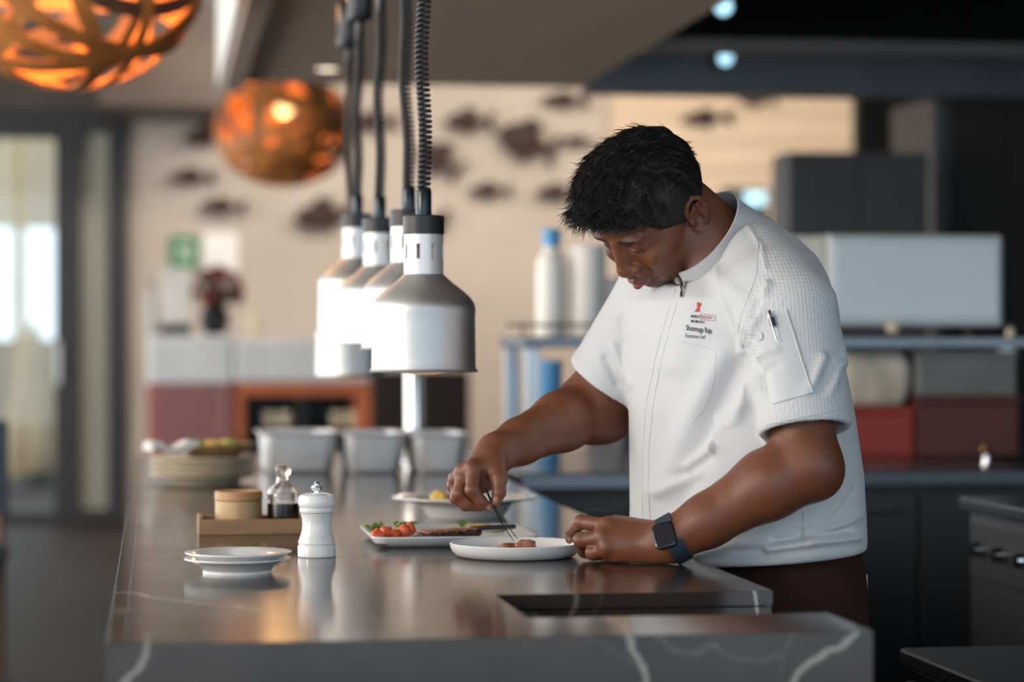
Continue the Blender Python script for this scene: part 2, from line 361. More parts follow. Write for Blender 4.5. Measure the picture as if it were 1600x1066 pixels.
# ================================================================== ISLAND
def marble(name, base, base2, veins):
    m = bpy.data.materials.new(name); m.use_nodes = True; nt = m.node_tree; N = nt.nodes; L = nt.links; b = N['Principled BSDF']
    tc = N.new('ShaderNodeTexCoord')
    nz = N.new('ShaderNodeTexNoise'); nz.inputs['Scale'].default_value = 5; nz.inputs['Detail'].default_value = 8; nz.inputs['Roughness'].default_value = .62
    L.new(tc.outputs['Object'], nz.inputs['Vector'])
    mx = N.new('ShaderNodeMix'); mx.data_type = 'RGBA'; mx.inputs['A'].default_value = (*base, 1); mx.inputs['B'].default_value = (*base2, 1)
    rp = N.new('ShaderNodeMapRange'); rp.inputs[1].default_value = .35; rp.inputs[2].default_value = .66
    L.new(nz.outputs[0], rp.inputs[0]); L.new(rp.outputs[0], mx.inputs['Factor'])
    col = mx.outputs['Result']
    # fine random veins: distorted cell edges broken up by a large noise
    nd = N.new('ShaderNodeTexNoise'); nd.inputs['Scale'].default_value = 7; nd.inputs['Detail'].default_value = 5
    L.new(tc.outputs['Object'], nd.inputs['Vector'])
    vm = N.new('ShaderNodeVectorMath'); vm.operation = 'MULTIPLY_ADD'; vm.inputs[1].default_value = (.16, .16, .16)
    L.new(nd.outputs['Color'], vm.inputs[0]); L.new(tc.outputs['Object'], vm.inputs[2])
    vo = N.new('ShaderNodeTexVoronoi'); vo.feature = 'DISTANCE_TO_EDGE'; vo.inputs['Scale'].default_value = 3.1
    L.new(vm.outputs[0], vo.inputs['Vector'])
    r1 = N.new('ShaderNodeMapRange'); r1.inputs[1].default_value = .0; r1.inputs[2].default_value = .012; r1.inputs[3].default_value = 1; r1.inputs[4].default_value = 0
    L.new(vo.outputs['Distance'], r1.inputs[0])
    n3 = N.new('ShaderNodeTexNoise'); n3.inputs['Scale'].default_value = 2.6; L.new(tc.outputs['Object'], n3.inputs['Vector'])
    r2 = N.new('ShaderNodeMapRange'); r2.inputs[1].default_value = .5; r2.inputs[2].default_value = .62; r2.inputs[4].default_value = .13
    L.new(n3.outputs[0], r2.inputs[0])
    mm = N.new('ShaderNodeMath'); mm.operation = 'MULTIPLY'; L.new(r1.outputs[0], mm.inputs[0]); L.new(r2.outputs[0], mm.inputs[1])
    fac = mm.outputs[0]
    # the bold veins of this stone: bands about planes through a point
    ns = N.new('ShaderNodeTexNoise'); ns.inputs['Scale'].default_value = 14; ns.inputs['Detail'].default_value = 4; L.new(tc.outputs['Object'], ns.inputs['Vector'])
    for (p0, n_, half, reach, st) in veins:
        sb = N.new('ShaderNodeVectorMath'); sb.operation = 'SUBTRACT'; L.new(tc.outputs['Object'], sb.inputs[0]); sb.inputs[1].default_value = p0
        dt = N.new('ShaderNodeVectorMath'); dt.operation = 'DOT_PRODUCT'; L.new(sb.outputs[0], dt.inputs[0]); dt.inputs[1].default_value = Vector(n_).normalized()
        ad = N.new('ShaderNodeMath'); ad.operation = 'MULTIPLY_ADD'; L.new(ns.outputs[0], ad.inputs[0]); ad.inputs[1].default_value = .075; L.new(dt.outputs['Value'], ad.inputs[2])
        sh = N.new('ShaderNodeMath'); sh.operation = 'SUBTRACT'; L.new(ad.outputs[0], sh.inputs[0]); sh.inputs[1].default_value = .0375
        ab = N.new('ShaderNodeMath'); ab.operation = 'ABSOLUTE'; L.new(sh.outputs[0], ab.inputs[0])
        m1 = N.new('ShaderNodeMapRange'); m1.inputs[1].default_value = half * .35; m1.inputs[2].default_value = half; m1.inputs[3].default_value = st; m1.inputs[4].default_value = 0
        L.new(ab.outputs[0], m1.inputs[0])
        ln = N.new('ShaderNodeVectorMath'); ln.operation = 'LENGTH'; L.new(sb.outputs[0], ln.inputs[0])
        m2 = N.new('ShaderNodeMapRange'); m2.inputs[1].default_value = reach * .8; m2.inputs[2].default_value = reach; m2.inputs[3].default_value = 1; m2.inputs[4].default_value = 0
        L.new(ln.outputs['Value'], m2.inputs[0])
        mu = N.new('ShaderNodeMath'); mu.operation = 'MULTIPLY'; L.new(m1.outputs[0], mu.inputs[0]); L.new(m2.outputs[0], mu.inputs[1])
        mxx = N.new('ShaderNodeMath'); mxx.operation = 'MAXIMUM'; L.new(fac, mxx.inputs[0]); L.new(mu.outputs[0], mxx.inputs[1]); fac = mxx.outputs[0]
    m3 = N.new('ShaderNodeMix'); m3.data_type = 'RGBA'; L.new(fac, m3.inputs['Factor']); L.new(col, m3.inputs['A']); m3.inputs['B'].default_value = (.55, .52, .48, 1)
    L.new(m3.outputs['Result'], b.inputs['Base Color'])
    r4 = N.new('ShaderNodeMapRange'); r4.inputs[1].default_value = .3; r4.inputs[2].default_value = .7; r4.inputs[3].default_value = .11; r4.inputs[4].default_value = .16
    L.new(nz.outputs[0], r4.inputs[0]); L.new(r4.outputs[0], b.inputs['Roughness'])
    return m
FY = 2.70; NX = .447; NY0 = 2.889; NY1 = 3.157; RX = .822; LX = -.052; EY = 7.2
vein = [(onz(215, 930, TOP)[:], (1, .75, 0), .006, .30, .9), (P(1000, 1005, 2.74)[:], (1, .0, .05), .006, .5, .5), (P(1315, 1030, 2.74)[:], (.55, .0, -.8), .006, .25, .5),
        (P(210, 1040, 2.70)[:], (1, 0, -.45), .005, .12, .45), (onz(1178, 925, TOP)[:], (1, .3, .2), .004, .06, .8), (onz(380, 960, TOP)[:], (.5, 1, 0), .005, .3, .6)]
m_marble = marble('grey_brown_marble', (.046, .034, .027), (.026, .0205, .0175), vein)
isl = thing('kitchen_island', 'long grey brown veined marble kitchen island with a notch cut into it', 'island', (0, 0, 0))
SY = onz(250, 874, TOP).y
th = .02
w1 = MB().zprism([(LX + .02, FY + .02), (RX, FY + .02), (RX, NY0), (NX, NY0), (NX, NY1), (RX, NY1), (RX, SY), (LX + .02, SY)], TOP - th, TOP)
w1.build('worktop_slab', m_marble, isl, bevel=.0006)
far = [(LX + .02, SY + .0015), (RX, SY + .0015), (RX, 4.9), (RX + .008, 5.3), (RX + .025, 5.8), (RX + .05, 6.3), (RX + .06, 6.8), (RX + .06, EY), (LX + .02, EY)]
MB().zprism(far, TOP - th, TOP).build('worktop_slab', m_marble, isl, bevel=.0006)
MB().zprism([(LX, FY), (RX, FY), (RX, FY + .0195), (LX + .0195, FY + .0195)], 0, TOP).build('front_panel', m_marble, isl, bevel=.0006)
MB().zprism([(LX, FY + .001), (LX + .0195, FY + .0205), (LX + .0195, EY), (LX, EY)], 0, TOP).build('side_panel', m_marble, isl, bevel=.0006)
MB().zprism([(LX + .02, FY + .02), (RX - .001, FY + .02), (RX - .001, NY0 - .003), (NX + .003 - .006, NY0 - .003), (NX - .003, NY1 + .003), (RX - .001, NY1 + .003), (RX - .001, 4.9), (RX - .001, 5.2), (RX - .001, EY - .01), (LX + .02, EY - .01)], 0, TOP - th - .002).build('base_body', m_marble, isl, bevel=.0006)
MB().box(NX, RX - .02, NY0, NY1, .45, .47).build('notch_shelf', m_black, isl)

# ================================================================== HEAT LAMPS
m_alu = mat('spun_aluminium', (.62, .615, .61), .48, 1.0, col2=(.55, .545, .54), nscale=14, bump=.05, bscale=90)
m_aluw = mat('neck_enamel', (.80, .79, .79), .35, .35)
m_rub = mat('black_rubber', (.018, .018, .020), .42)
m_chr = mat('chrome', (.75, .77, .80), .12, 1.0)
m_blk = mat('black_plastic', (.022, .023, .026), .28)
m_sock = mat('dark_glossy_socket', (.03, .04, .05), .12, .6)
def shade_mesh():
    pr = [(.0915, -.0015), (.0925, .001), (.0895, .003), (.0885, .006)] + [(.0885 - .0012 * t, .006 + .088 * t) for t in (.25, .5, .75, 1)]
    for i in range(1, 13):
        t = i / 12; a = t * math.pi / 2
        pr.append((.034 + .0533 * (1 - t) ** 1.0 * (1 + .42 * math.sin(math.pi * t)), .094 + .070 * (t ** .88)))
    inn = [(r - .0016, z - .001) for r, z in reversed(pr[2:])]
    return MB().lathe(pr + inn + [pr[0]], 64).mesh('shade')
def neck_mesh():
    """tube wall with eight upright slots cut through it"""
    mb = MB(); R0, R1, z0, z1 = .0335, .0318, .162, .232; n = 64
    rows = [z0, .190, .1925, .2125, .215, z1]
    def vid(r, i, j): return (r * 6 + j) * n + i % n
    vs = []
    for r in (R0, R1):
        for z in rows:
            for i in range(n):
                a = 2 * math.pi * i / n; vs.append((r * math.cos(a), r * math.sin(a), z))
    fs = []
    def hole(i, j): return 1 <= j <= 3 and (i % 8 in ((3, 4) if j == 2 else (3, 4)))
    for i in range(n):
        for j in range(5):
            if hole(i, j): continue
            fs.append((vid(0, i, j), vid(0, i + 1, j), vid(0, i + 1, j + 1), vid(0, i, j + 1)))
            fs.append((vid(1, i, j), vid(1, i, j + 1), vid(1, i + 1, j + 1), vid(1, i + 1, j)))
            if hole(i + 1, j): fs.append((vid(0, i + 1, j), vid(1, i + 1, j), vid(1, i + 1, j + 1), vid(0, i + 1, j + 1)))
            if hole(i - 1, j): fs.append((vid(0, i, j), vid(0, i, j + 1), vid(1, i, j + 1), vid(1, i, j)))
    mb.add(vs, fs)
    return mb.mesh('neck')
SHADE, NECK = shade_mesh(), neck_mesh()
CAPM = MB().lathe([(0, .264), (.033, .264), (.0355, .262), (.0355, .233), (.034, .2315), (0, .2315)], 48).mesh('cap')
SOCK = MB().lathe([(0, .2645), (.0135, .2645), (.0135, .304), (.0125, .307), (0, .307)], 32).mesh('socket')
BULB = MB().lathe([(0, -.0065), (.02, -.006), (.04, -.003), (.052, .004), (.055, .014), (.05, .03), (.032, .07), (.02, .11), (.018, .16), (0, .16)], 40).mesh('bulb')
HOLD = MB().lathe([(0, 0), (.010, 0), (.010, .035), (.026, .04), (.029, .045), (.029, .15), (.026, .155), (0, .155)], 32).mesh('holder')
m_bulb = mat('heat_bulb', (.9, .62, .40), .15, emit=(1, .55, .25), estr=.25)
lamps = [(662, 580, 4.10, 662, 'front heat lamp, largest and nearest, whole shade in view'), (638, 545, 4.60, 632, 'second heat lamp from the front, mostly behind the first'), (593, 538, 5.05, 595, 'third heat lamp from the front'),
         (558, 516, 5.50, 562, 'fourth heat lamp from the front, hanging highest'), (549, 588, 6.0, 545, 'rearmost heat lamp, hanging lowest')]
for u, v, d, utop, lab in lamps:
    c = P(u, v, d); tp_ = P(utop, 60, d); dx = tp_ - c
    hl = thing('heat_lamp', lab + ', spun aluminium with black coiled cord', 'heat lamp', c, 0, 'heat lamps over the island')
    for nm, me, m in (('shade', SHADE, m_alu), ('neck', NECK, m_aluw), ('cap', CAPM, m_rub), ('socket', SOCK, m_sock), ('bulb', BULB, m_bulb)): link(nm, me, m, hl)
    zh = 1.955 - c.z; z0 = .300
    n = int((zh - z0) / .0088); pts = []
    for i in range(n * 9 + 1):
        t = i / (n * 9); a = 2 * math.pi * i / 9; lean = Vector((dx.x, dx.y, 0)) * t + Vector((.004 * math.sin(t * 9), 0, 0)) * math.sin(math.pi * t)
        pts.append((lean.x + .0095 * math.cos(a), lean.y + .0095 * math.sin(a), z0 + (zh - z0) * t))
    MB().tube(pts, .0033, 6).build('coiled_cord', m_rub, hl, smooth=60)
    link('holder', HOLD, m_blk, hl, (dx.x, dx.y, zh - .01))
    MB().tube([(dx.x, dx.y, zh + .14), (dx.x, dx.y, SZ - c.z - .012)], .006, 8).build('drop_rod', m_chr, hl)
    MB().lathe([(0, 0), (.045, 0), (.045, -.010), (.012, -.016), (0, -.016)], 28, (dx.x, dx.y, SZ - c.z)).build('ceiling_rose', m_blk, hl)

# ================================================================== ON THE ISLAND
m_porc = mat('white_porcelain', (.78, .77, .76), .12, col2=(.76, .75, .74), coat=.3)
m_matte = mat('white_stoneware', (.76, .75, .74), .22, col2=(.73, .72, .71))
m_cream = mat('cream_stoneware', (.74, .66, .50), .25, col2=(.68, .58, .42))
m_cela = mat('celadon_glaze', (.48, .54, .46), .15, col2=(.38, .46, .40))
def at_top(u, d, z=TOP): 
    p = P(u, 533, d); return Vector((p.x, p.y, z))
plate_pr = [(0, .004), (.030, .004), (.046, .0), (.050, .0), (.050, .004), (.058, .012), (.074, .0185), (.0768, .0198), (.0768, .0218), (.074, .0222), (.056, .0165), (.044, .0125), (0, .0115)]
PL = MB().lathe(plate_pr, 72).mesh('side_plate')
c = at_top(371, 3.50)
tag(link('side_plate', PL, m_porc, None, c), 'lower of the two stacked white side plates at the front of the island', 'plate', 'stacked side plates')
tag(link('side_plate', PL, m_porc, None, c + Vector((.001, -.001, .0088)), (0, 0, 1)), 'upper of the two stacked white side plates at the front of the island', 'plate', 'stacked side plates')

pm = thing('pepper_mill', 'small white turned pepper mill with silver knob beside the side plates', 'pepper mill', at_top(495, 3.755))
k = 1.0
MB().lathe([(0, 0), (.0285, 0), (.0297, .0015), (.0297, .016), (.0285, .0185), (.0275, .0195), (.0288, .021), (.0288, .024), (.0265, .030), (.0235, .040), (.0225, .050), (.0232, .060), (.0255, .066), (.0262, .0675), (.0245, .0685), (0, .0685)], 56).build('body', m_porc, pm)
MB().lathe([(0, .069), (.0262, .069), (.0272, .0705), (.0272, .0745), (.0258, .076), (.0278, .078), (.0292, .083), (.0290, .090), (.0265, .0955), (.019, .0985), (.010, .0995), (0, .0995)], 56).build('head', m_porc, pm)
MB().lathe([(0, .0995), (.004, .0995), (.004, .1025), (.0075, .1035), (.0085, .107), (.0075, .1105), (.004, .1115), (.0048, .1135), (.003, .1165), (0, .117)], 14).build('knob', m_chr, pm, smooth=10)

m_tray = mat('brown_tray_wood', (.36, .20, .10), .5, col2=(.27, .145, .07), nscale=8, stretch=(1, 8, 8), bump=.1)
p0 = onz(310, 837, TOP); p1 = onz(481, 837, TOP)
tr = thing('serving_tray', 'small brown wooden tray carrying the bamboo box and the soy bottle', 'tray', (p0.x, p0.y, TOP))
W = (p1 - p0).x; D = .116
MB().box(0, W, .008, D - .008, 0, .012).build('tray_base', m_tray, tr)
MB().box(0, W, 0, .008, 0, .0265, .0015).build('tray_rim', m_tray, tr); MB().box(0, W, D - .008, D, 0, .0265, .0015).build('tray_rim', m_tray, tr)
MB().box(0, .008, .0081, D - .0081, .0121, .032, .0015).build('tray_end', m_tray, tr); MB().box(W - .008, W, .0081, D - .0081, .0121, .032, .0015).build('tray_end', m_tray, tr)
m_bamb = mat('pale_bamboo', (.56, .38, .20), .45, col2=(.46, .29, .14), nscale=7, stretch=(6, 6, 1)); m_bamb2 = mat('reddish_bamboo', (.52, .27, .12), .4, col2=(.42, .2, .08), nscale=7)
bx_ = P(373.5, 533, 4.21); bb = thing('bamboo_box', 'round pale bamboo salt box with lid on the wooden tray', 'box', (bx_.x, bx_.y + .018, TOP + .0123))
MB().lathe([(0, 0), (.0405, 0), (.041, .002), (.041, .044), (.036, .044), (.036, .006), (0, .006)], 56).build('body', m_bamb, bb)
MB().lathe([(0, .052), (.034, .052), (.0345, .0595), (.040, .061), (.0418, .059), (.0418, .0455), (.036, .0445), (0, .0445)], 56).build('lid', m_bamb2, bb)
m_gl = glass('clear_glass', (.98, .95, .92)); m_soy = mat('soy_sauce', (.010, .006, .005), .08)
bo_ = P(443, 533, 4.215); sb_ = thing('soy_bottle', 'clear glass bottle half full of dark soy sauce with a ball stopper', 'bottle', (bo_.x, bo_.y + .012, TOP + .0123))
out = [(0, 0), (.026, 0), (.028, .003), (.028, .052), (.027, .060), (.022, .068), (.014, .073), (.0115, .077), (.0115, .085), (.0145, .088)]
MB().lathe(out + [(.0125, .088), (.0095, .084), (.0095, .077), (.012, .0725), (.020, .0665), (.0252, .059), (.0262, .052), (.0262, .004), (0, .004)], 48).build('glass_body', m_gl, sb_)
MB().lathe([(0, .0045), (.0262, .0045), (.0265, .006), (.0265, .040), (0, .040)], 48).build('sauce', m_soy, sb_)
MB().lathe([(0, .080), (.009, .080), (.0092, .089), (.0128, .0895), (.0135, .094), (.0135, .1005), (.0115, .105), (0, .106)], 32).build('stopper', glass('stopper_glass', (.93, .80, .68), .12), sb_)

# square platter
q0 = onz(583, 858, TOP); plt = thing('square_platter', 'square pale platter of food behind the round white dish', 'platter', (q0.x, q0.y, TOP))
S = .272
def platter():
    mb = MB(); rings = [(.018, 0, .02), (.004, .008, .02), (0, .016, .022), (.001, .0185, .022), (.012, .0175, .02), (.03, .010, .015), (.04, .009, .012)]
    vs = []; fs = []; n = 24
    base = [(.018, 0, .02)]
    for ins, z, r in rings:
        vs += [(x, y, z) for x, y in rrect(ins, S - ins, ins, S - ins, r)]
    for j in range(len(rings) - 1):
        for i in range(n): fs.append((j * n + i, j * n + (i + 1) % n, (j + 1) * n + (i + 1) % n, (j + 1) * n + i))
    fs.append(tuple(range(n - 1, -1, -1))); fs.append(tuple((len(rings) - 1) * n + i for i in range(n)))
    return mb.add(vs, fs)
platter().build('platter_body', mat('pale_blue_stoneware', (.66, .68, .68), .25, col2=(.62, .64, .65)), plt)
# food on the platter
def blob(name, m, loc, sx, sy, sz, seed, amp=.18, sub=3):
    bm = bmesh.new(); bmesh.ops.create_icosphere(bm, subdivisions=sub, radius=1); r_ = random.Random(seed); ph = [r_.uniform(0, 6.28) for _ in range(6)]
    for v in bm.verts:
        n = v.co.normalized(); k = 1 + amp * (math.sin(3 * n.x + ph[0]) * math.sin(3.5 * n.y + ph[1]) + .6 * math.sin(6 * n.z + ph[2]) * math.sin(5 * n.x + ph[3]))
        v.co = Vector((n.x * k * sx, n.y * k * sy, max(n.z * k, -.75) * sz))
    me = bpy.data.meshes.new(name); bm.to_mesh(me); bm.free(); me.shade_smooth()
    return link(name, me, m, None, loc)
m_tom = mat('tomato', (.62, .07, .02), .25, col2=(.75, .16, .05), nscale=60); m_grn = mat('salad_leaf', (.16, .30, .04), .45, col2=(.30, .42, .08), nscale=40)
m_beef = mat('roast_beef', (.42, .17, .10), .35, col2=(.24, .075, .045), nscale=70, bump=.4, bscale=150); m_crust = mat('beef_crust', (.05, .02, .014), .4, nscale=80); m_yel = mat('yellow_relish', (.70, .42, .06), .4, col2=(.75, .55, .2), nscale=60)
m_pale = mat('pale_radish', (.72, .66, .52), .4)
fz = TOP + .0105
def onpl(u, v): 
    return onz(u, v, fz + .006)
for i, (u, v, a, b, c_, r) in enumerate(((590, 838, .013, .011, .010, 20), (604, 836, .012, .012, .012, -30), (617, 836, .010, .009, .009, 40), (632, 835, .012, .011, .013, 10), (641, 832, .009, .01, .012, 70))):
    p = onpl(u, v); o = blob('tomato_wedge', m_tom, (p.x, p.y, fz + c_ * .75), a, b, c_, i, .16); o.rotation_euler.z = math.radians(r)
    tag(o, ('leftmost', 'second from left', 'middle, smallest', 'fourth from left', 'rightmost')[i] + ' red tomato wedge on the square platter', 'tomato', 'tomato wedges on the square platter')
for i, (u, v, s) in enumerate(((581, 829, .010), (592, 826, .009), (622, 825, .010), (640, 824, .009), (722, 823, .010))):
    p = onpl(u, v)
    mb = MB(); r_ = random.Random(40 + i)
    for q in range(7):
        a = r_.uniform(0, 6.28); L_ = s * r_.uniform(.9, 1.8); pts = []
        for t in (0, .35, .7, 1): pts.append((math.cos(a) * L_ * t, math.sin(a) * L_ * t, .004 + s * 1.1 * math.sin(t * 2.4)))
        mb.tube(pts, [.0015, .0045, .004, .0008], 6, flat=.25)
    tag(mb.build('salad_leaf', m_grn, None, (p.x, p.y, fz)), ('frilly green leaf at the left end of the square platter', 'small green leaf behind the leftmost tomato wedge', 'green leaf behind the middle tomato wedge', 'green leaf behind the rightmost tomato wedge', 'green leaf behind the beef slices')[i], 'leaf', 'salad leaves on the square platter')
for i, (u, v, w_, lab) in enumerate(((672, 839, .021, 'left slice of roast beef with dark crust on the square platter'), (697, 837, .021, 'middle slice of roast beef on the square platter'), (724, 835, .024, 'right slice of roast beef, nearest the black knife'))):
    p = onpl(u, v); st = thing('beef_slice', lab, 'meat', (p.x, p.y, fz), math.radians(-8 + 9 * i), 'beef slices on the square platter')
    pts = [(w_ * math.cos(a) * (1 + .07 * math.sin(3 * a + i)), .016 * math.sin(a)) for a in [2 * math.pi * k / 22 for k in range(22)]]
    MB().zprism(pts, .0005, .0165).build('meat', m_beef, st, bevel=.0015)
    MB().tube([(x * 1.04, y * 1.04, .0075 + .002 * math.sin(x * 300)) for x, y in pts + pts[:1]], .0055, 8).build('crust', m_crust, st)
p = onpl(752, 822); tag(blob('relish_mound', m_yel, (p.x, p.y, fz + .004), .022, .014, .006, 9, .2), 'yellow relish mound at the back of the square platter', 'relish')
p = onpl(772, 824); tag(blob('radish_slice', m_pale, (p.x, p.y, fz + .003), .022, .018, .004, 11, .08), 'pale flat radish slice beside the yellow relish', 'vegetable')
ka, kb = onz(735, 826, TOP + .0225), onz(806, 823, TOP + .0225)
kn = thing('serving_knife', 'slim black handled knife lying across the square platter', 'knife', ka)
dv = kb - ka
MB().tube([(0, 0, 0), dv * .97, dv], [.0040, .0042, .002], 10).build('handle', m_blk, kn)
MB().strip([(0, 0, -.001), (-dv * .4), (-dv * .8)], [(0, 0, 1)] * 3, .012, .0015).build('blade', m_chr, kn)

# round white dish the chef works on
dc = at_top(805.5, 3.76)
rd = MB().lathe([(0, .003), (.078, .003), (.080, 0), (.084, 0), (.0925, .0028), (.0990, .009), (.1018, .0155), (.1026, .0205), (.1016, .0220), (.0998, .0220), (.0985, .0205), (.0968, .0155), (.093, .0095), (.086, .0062), (0, .0055)], 96).build('round_dish', m_matte, None, dc)
tag(rd, 'round white straight sided dish the chef is plating on', 'dish')
p = onz(823, 851, TOP + .016); mt = blob('meat_piece', m_beef, (p.x, p.y, TOP + .0135), .016, .011, .0115, 21, .25); mt.rotation_euler.z = .4; tag(mt, 'piece of browned meat at the tweezer tips in the round dish', 'meat')
p = onz(793, 850, TOP + .015); mt = blob('meat_piece', m_beef, (p.x, p.y, TOP + .0105), .014, .010, .0062, 22, .25); tag(mt, 'small flat scrap of meat left of the tweezer tips in the round dish', 'meat')

# wide rimmed plate behind
pc = at_top(727, 4.62)
tag(MB().lathe([(0, .003), (.066, .003), (.068, 0), (.073, 0), (.078, .006), (.086, .020), (.095, .0275), (.135, .0345), (.1405, .0365), (.1405, .0390), (.137, .0395), (.095, .0335), (.084, .0265), (.072, .012), (0, .010)], 80).build('rimmed_bowl', m_porc, None, pc), 'wide rimmed white bowl behind the square platter', 'bowl')
for i, (u, s, m, lab) in enumerate(((688, .020, m_yel, 'golden piece'), (702, .017, m_bamb2, 'brown piece'), (676, .013, m_tom, 'small red piece'), (716, .018, m_yel, 'golden piece beside the fingers'))):
    p = P(u, 533, 4.60); tag(blob('food_morsel', m, (p.x, p.y, TOP + .010 + s * .75), s, s * .8, s * 1.3, 30 + i, .2), lab + ' of food in the wide rimmed bowl', 'food', 'food in the rimmed bowl')

# plate stack at the far left
sc_ = at_top(320, 5.75)
BP = MB().lathe([(0, .004), (.07, .004), (.075, 0), (.08, 0), (.085, .006), (.120, .0155), (.131, .019), (.131, .0215), (.12, .0195), (.085, .0105), (0, .0095)], 56).mesh('dinner_plate')
for i in range(4):
    tag(link('dinner_plate', BP, m_cream if i != 2 else m_cela, None, sc_ + Vector((.002 * (i % 2) , .001 * i, i * .0135)), (0, 0, i)), ('bottom cream plate of the tall stack at the left of the island', 'second cream plate from the bottom of the left stack', 'celadon plate third in the left stack', 'top cream plate of the left stack')[i], 'plate', 'plates stacked at the left of the island')
cb = tag(MB().lathe([(0, .003), (.04, .003), (.045, 0), (.05, 0), (.075, .018), (.100, .036), (.1015, .0385), (.098, .038), (.072, .022), (.045, .008), (0, .007)], 48).build('shallow_bowl', mat('bronze_glaze', (.30, .19, .09), .18, col2=(.2, .11, .05), nscale=20), None, sc_ + Vector((.02, .02, .053))), 'bronze glazed shallow bowl on top of the plate stack', 'bowl')
nap = thing('folded_napkin', 'folded white napkin hanging over the left of the plate stack', 'napkin', sc_ + Vector((-.085, -.075, .076)))
m_lin = mat('white_linen', (.80, .78, .75), .8)
for kx in range(3):
    pts = [(-.05 + .012 * t, .012 * t * .3, .002 + kx * .005 + .010 * math.sin(t * .9 + kx * .3)) for t in range(10)]
    MB().strip(pts, [(0, 0, 1)] * 10, .085 - .01 * kx, .004).build('fold', m_lin, nap)
for i, (du, dz_) in enumerate(((30, 0), (62, 0))):
    p = at_top(320 + du, 5.62)
# lemon wedges / leaves on the top bowl
for i, (dx_, dy_, m, lab) in enumerate(((.0, .01, m_yel, 'yellow lemon wedge'), (.045, -.01, m_grn, 'green lime wedge'), (-.035, .02, m_grn, 'green lime wedge at the left'), (.03, .05, m_yel, 'yellow lemon wedge at the back'))):
    tag(blob('citrus_wedge', m, sc_ + Vector((.02 + dx_, .02 + dy_, .053 + .032)), .022, .014, .014, 50 + i, .08), lab + ' in the bronze bowl on the plate stack', 'citrus', 'citrus in the bronze bowl')

# steel food pans
def pan(u0, u1, d, h, lab):
    a, b = P(u0, 533, d), P(u1, 533, d); Wd = (b - a).x
    t = thing('food_pan', lab, 'food pan', (a.x, a.y, TOP), 0, 'steel food pans at the end of the island')
    mb = MB(); D_ = .30
    rings = [(.020, .0, .02), (.012, .008, .03), (.004, h - .006, .03), (-.006, h, .03), (-.006, h + .003, .03), (.006, h + .002, .03), (.014, .012, .03), (.022, .008, .02)]
    vs = []; fs = []; n = 24
    for ins, z, r in rings: vs += [(x, y, z) for x, y in rrect(ins, Wd - ins, ins, D_ - ins, r)]
    for j in range(len(rings) - 1):
        for i in range(n): fs.append((j * n + i, j * n + (i + 1) % n, (j + 1) * n + (i + 1) % n, (j + 1) * n + i))
    fs.append(tuple(range(n - 1, -1, -1))); fs.append(tuple((len(rings) - 1) * n + i for i in range(n)))
    mb.add(vs, fs).build('pan_body', mat('dull_pan_steel', (.66, .67, .69), .45, .45, col2=(.58, .59, .61), nscale=9), t)
    MB().zprism(rrect(.015, Wd - .015, .015, D_ - .015, .03), h - .03, h - .012).build('contents', mat('dark_sauce', (.10, .05, .025), .3), t)
    MB().tube([(Wd * .6, .05, h - .008), (Wd * .72, .0, h + .008), (Wd * .8, -.012, h + .012)], [.02, .006, .005], 10, flat=.4).build('ladle', m_chr, t)
pan(408, 531, 6.10, .100, 'leftmost steel food pan at the far end of the island')
pan(538, 638, 6.10, .098, 'middle steel food pan at the far end of the island')
pan(645, 736, 6.10, .096, 'rightmost steel food pan at the far end of the island')
po = P(647, 533, 6.72); ps = thing('steel_post', 'short polished steel post behind the food pans under the front heat lamp', 'post', (po.x, po.y, TOP))
MB().lathe([(0, 0), (.05, 0), (.05, .006), (.03, .012), (0, .012)], 32).build('base_flange', m_chr, ps)
MB().lathe([(.0262, .012), (.0262, .33), (.022, .34), (0, .342)], 32).build('tube', mat('polished_steel', (.78, .77, .75), .18, 1), ps)

# ================================================================== BACK SIDEBOARDS
m_cloth = mat('pale_blue_cloth', (.74, .78, .82), .8, nscale=3); m_or = mat('orange_wood', (.55, .16, .06), .4, col2=(.45, .12, .045), nscale=5); m_pk = mat('dusty_pink_board', (.38, .18, .19), .6, nscale=4); m_red = mat('red_board', (.42, .06, .04), .5)
YS = 14.0
def xs(u): return onY(u, 533, YS).x
def zs(v): return onY(500, v, YS).z
s1 = thing('serving_station', 'serving station with pale cloth top and pink slatted front at the back left', 'sideboard', (xs(230), YS, 0))
W = xs(364) - xs(230)
MB().box(0, W, 0, .6, zs(600), zs(524), .02).build('cloth_top', m_cloth, s1)
MB().box(0, W, .03, .57, 0, zs(600) - .002).build('carcass', m_red, s1)
for k in range(6):
    MB().box(.03 + k * (W - .03) / 6, .03 + (k + .74) * (W - .03) / 6, -.01, .028, .05, zs(601) - .004, .006).build('slat', m_pk, s1)
s2 = thing('open_shelf_unit', 'orange wooden shelf unit with pale cloth top and black compartments', 'sideboard', (xs(366), YS, 0))
W = xs(581) - xs(366); z6 = zs(598); z7 = zs(618)
MB().box(0, W, 0, .6, z6 + .002, zs(530), .02).build('cloth_top', m_cloth, s2)
MB().box(0, W, .01, .6, z7, z6, .004).build('top_rail', m_or, s2)
MB().box(0, .06, .01, .6, .08, z7 - .001, .004).build('side_board', m_or, s2); MB().box(W - .09, W, .01, .6, .08, z7 - .001, .004).build('side_board', m_or, s2)
MB().box(W * .5 - .03, W * .5 + .03, .02, .6, .08, z7 - .001, .004).build('divider', m_black, s2)
MB().box(0, W, .01, .6, 0, .079, .004).build('plinth', m_or, s2); MB().box(.0605, W - .0905, .57, .6, .08, z7 - .001).build('back_board', m_black, s2)
sh_z = zs(672); MB().box(.061, W * .5 - .031, .03, .569, sh_z - .03, sh_z).build('shelf', m_black, s2); MB().box(W * .5 + .031, W - .091, .03, .569, sh_z - .03, sh_z).build('shelf', m_black, s2)
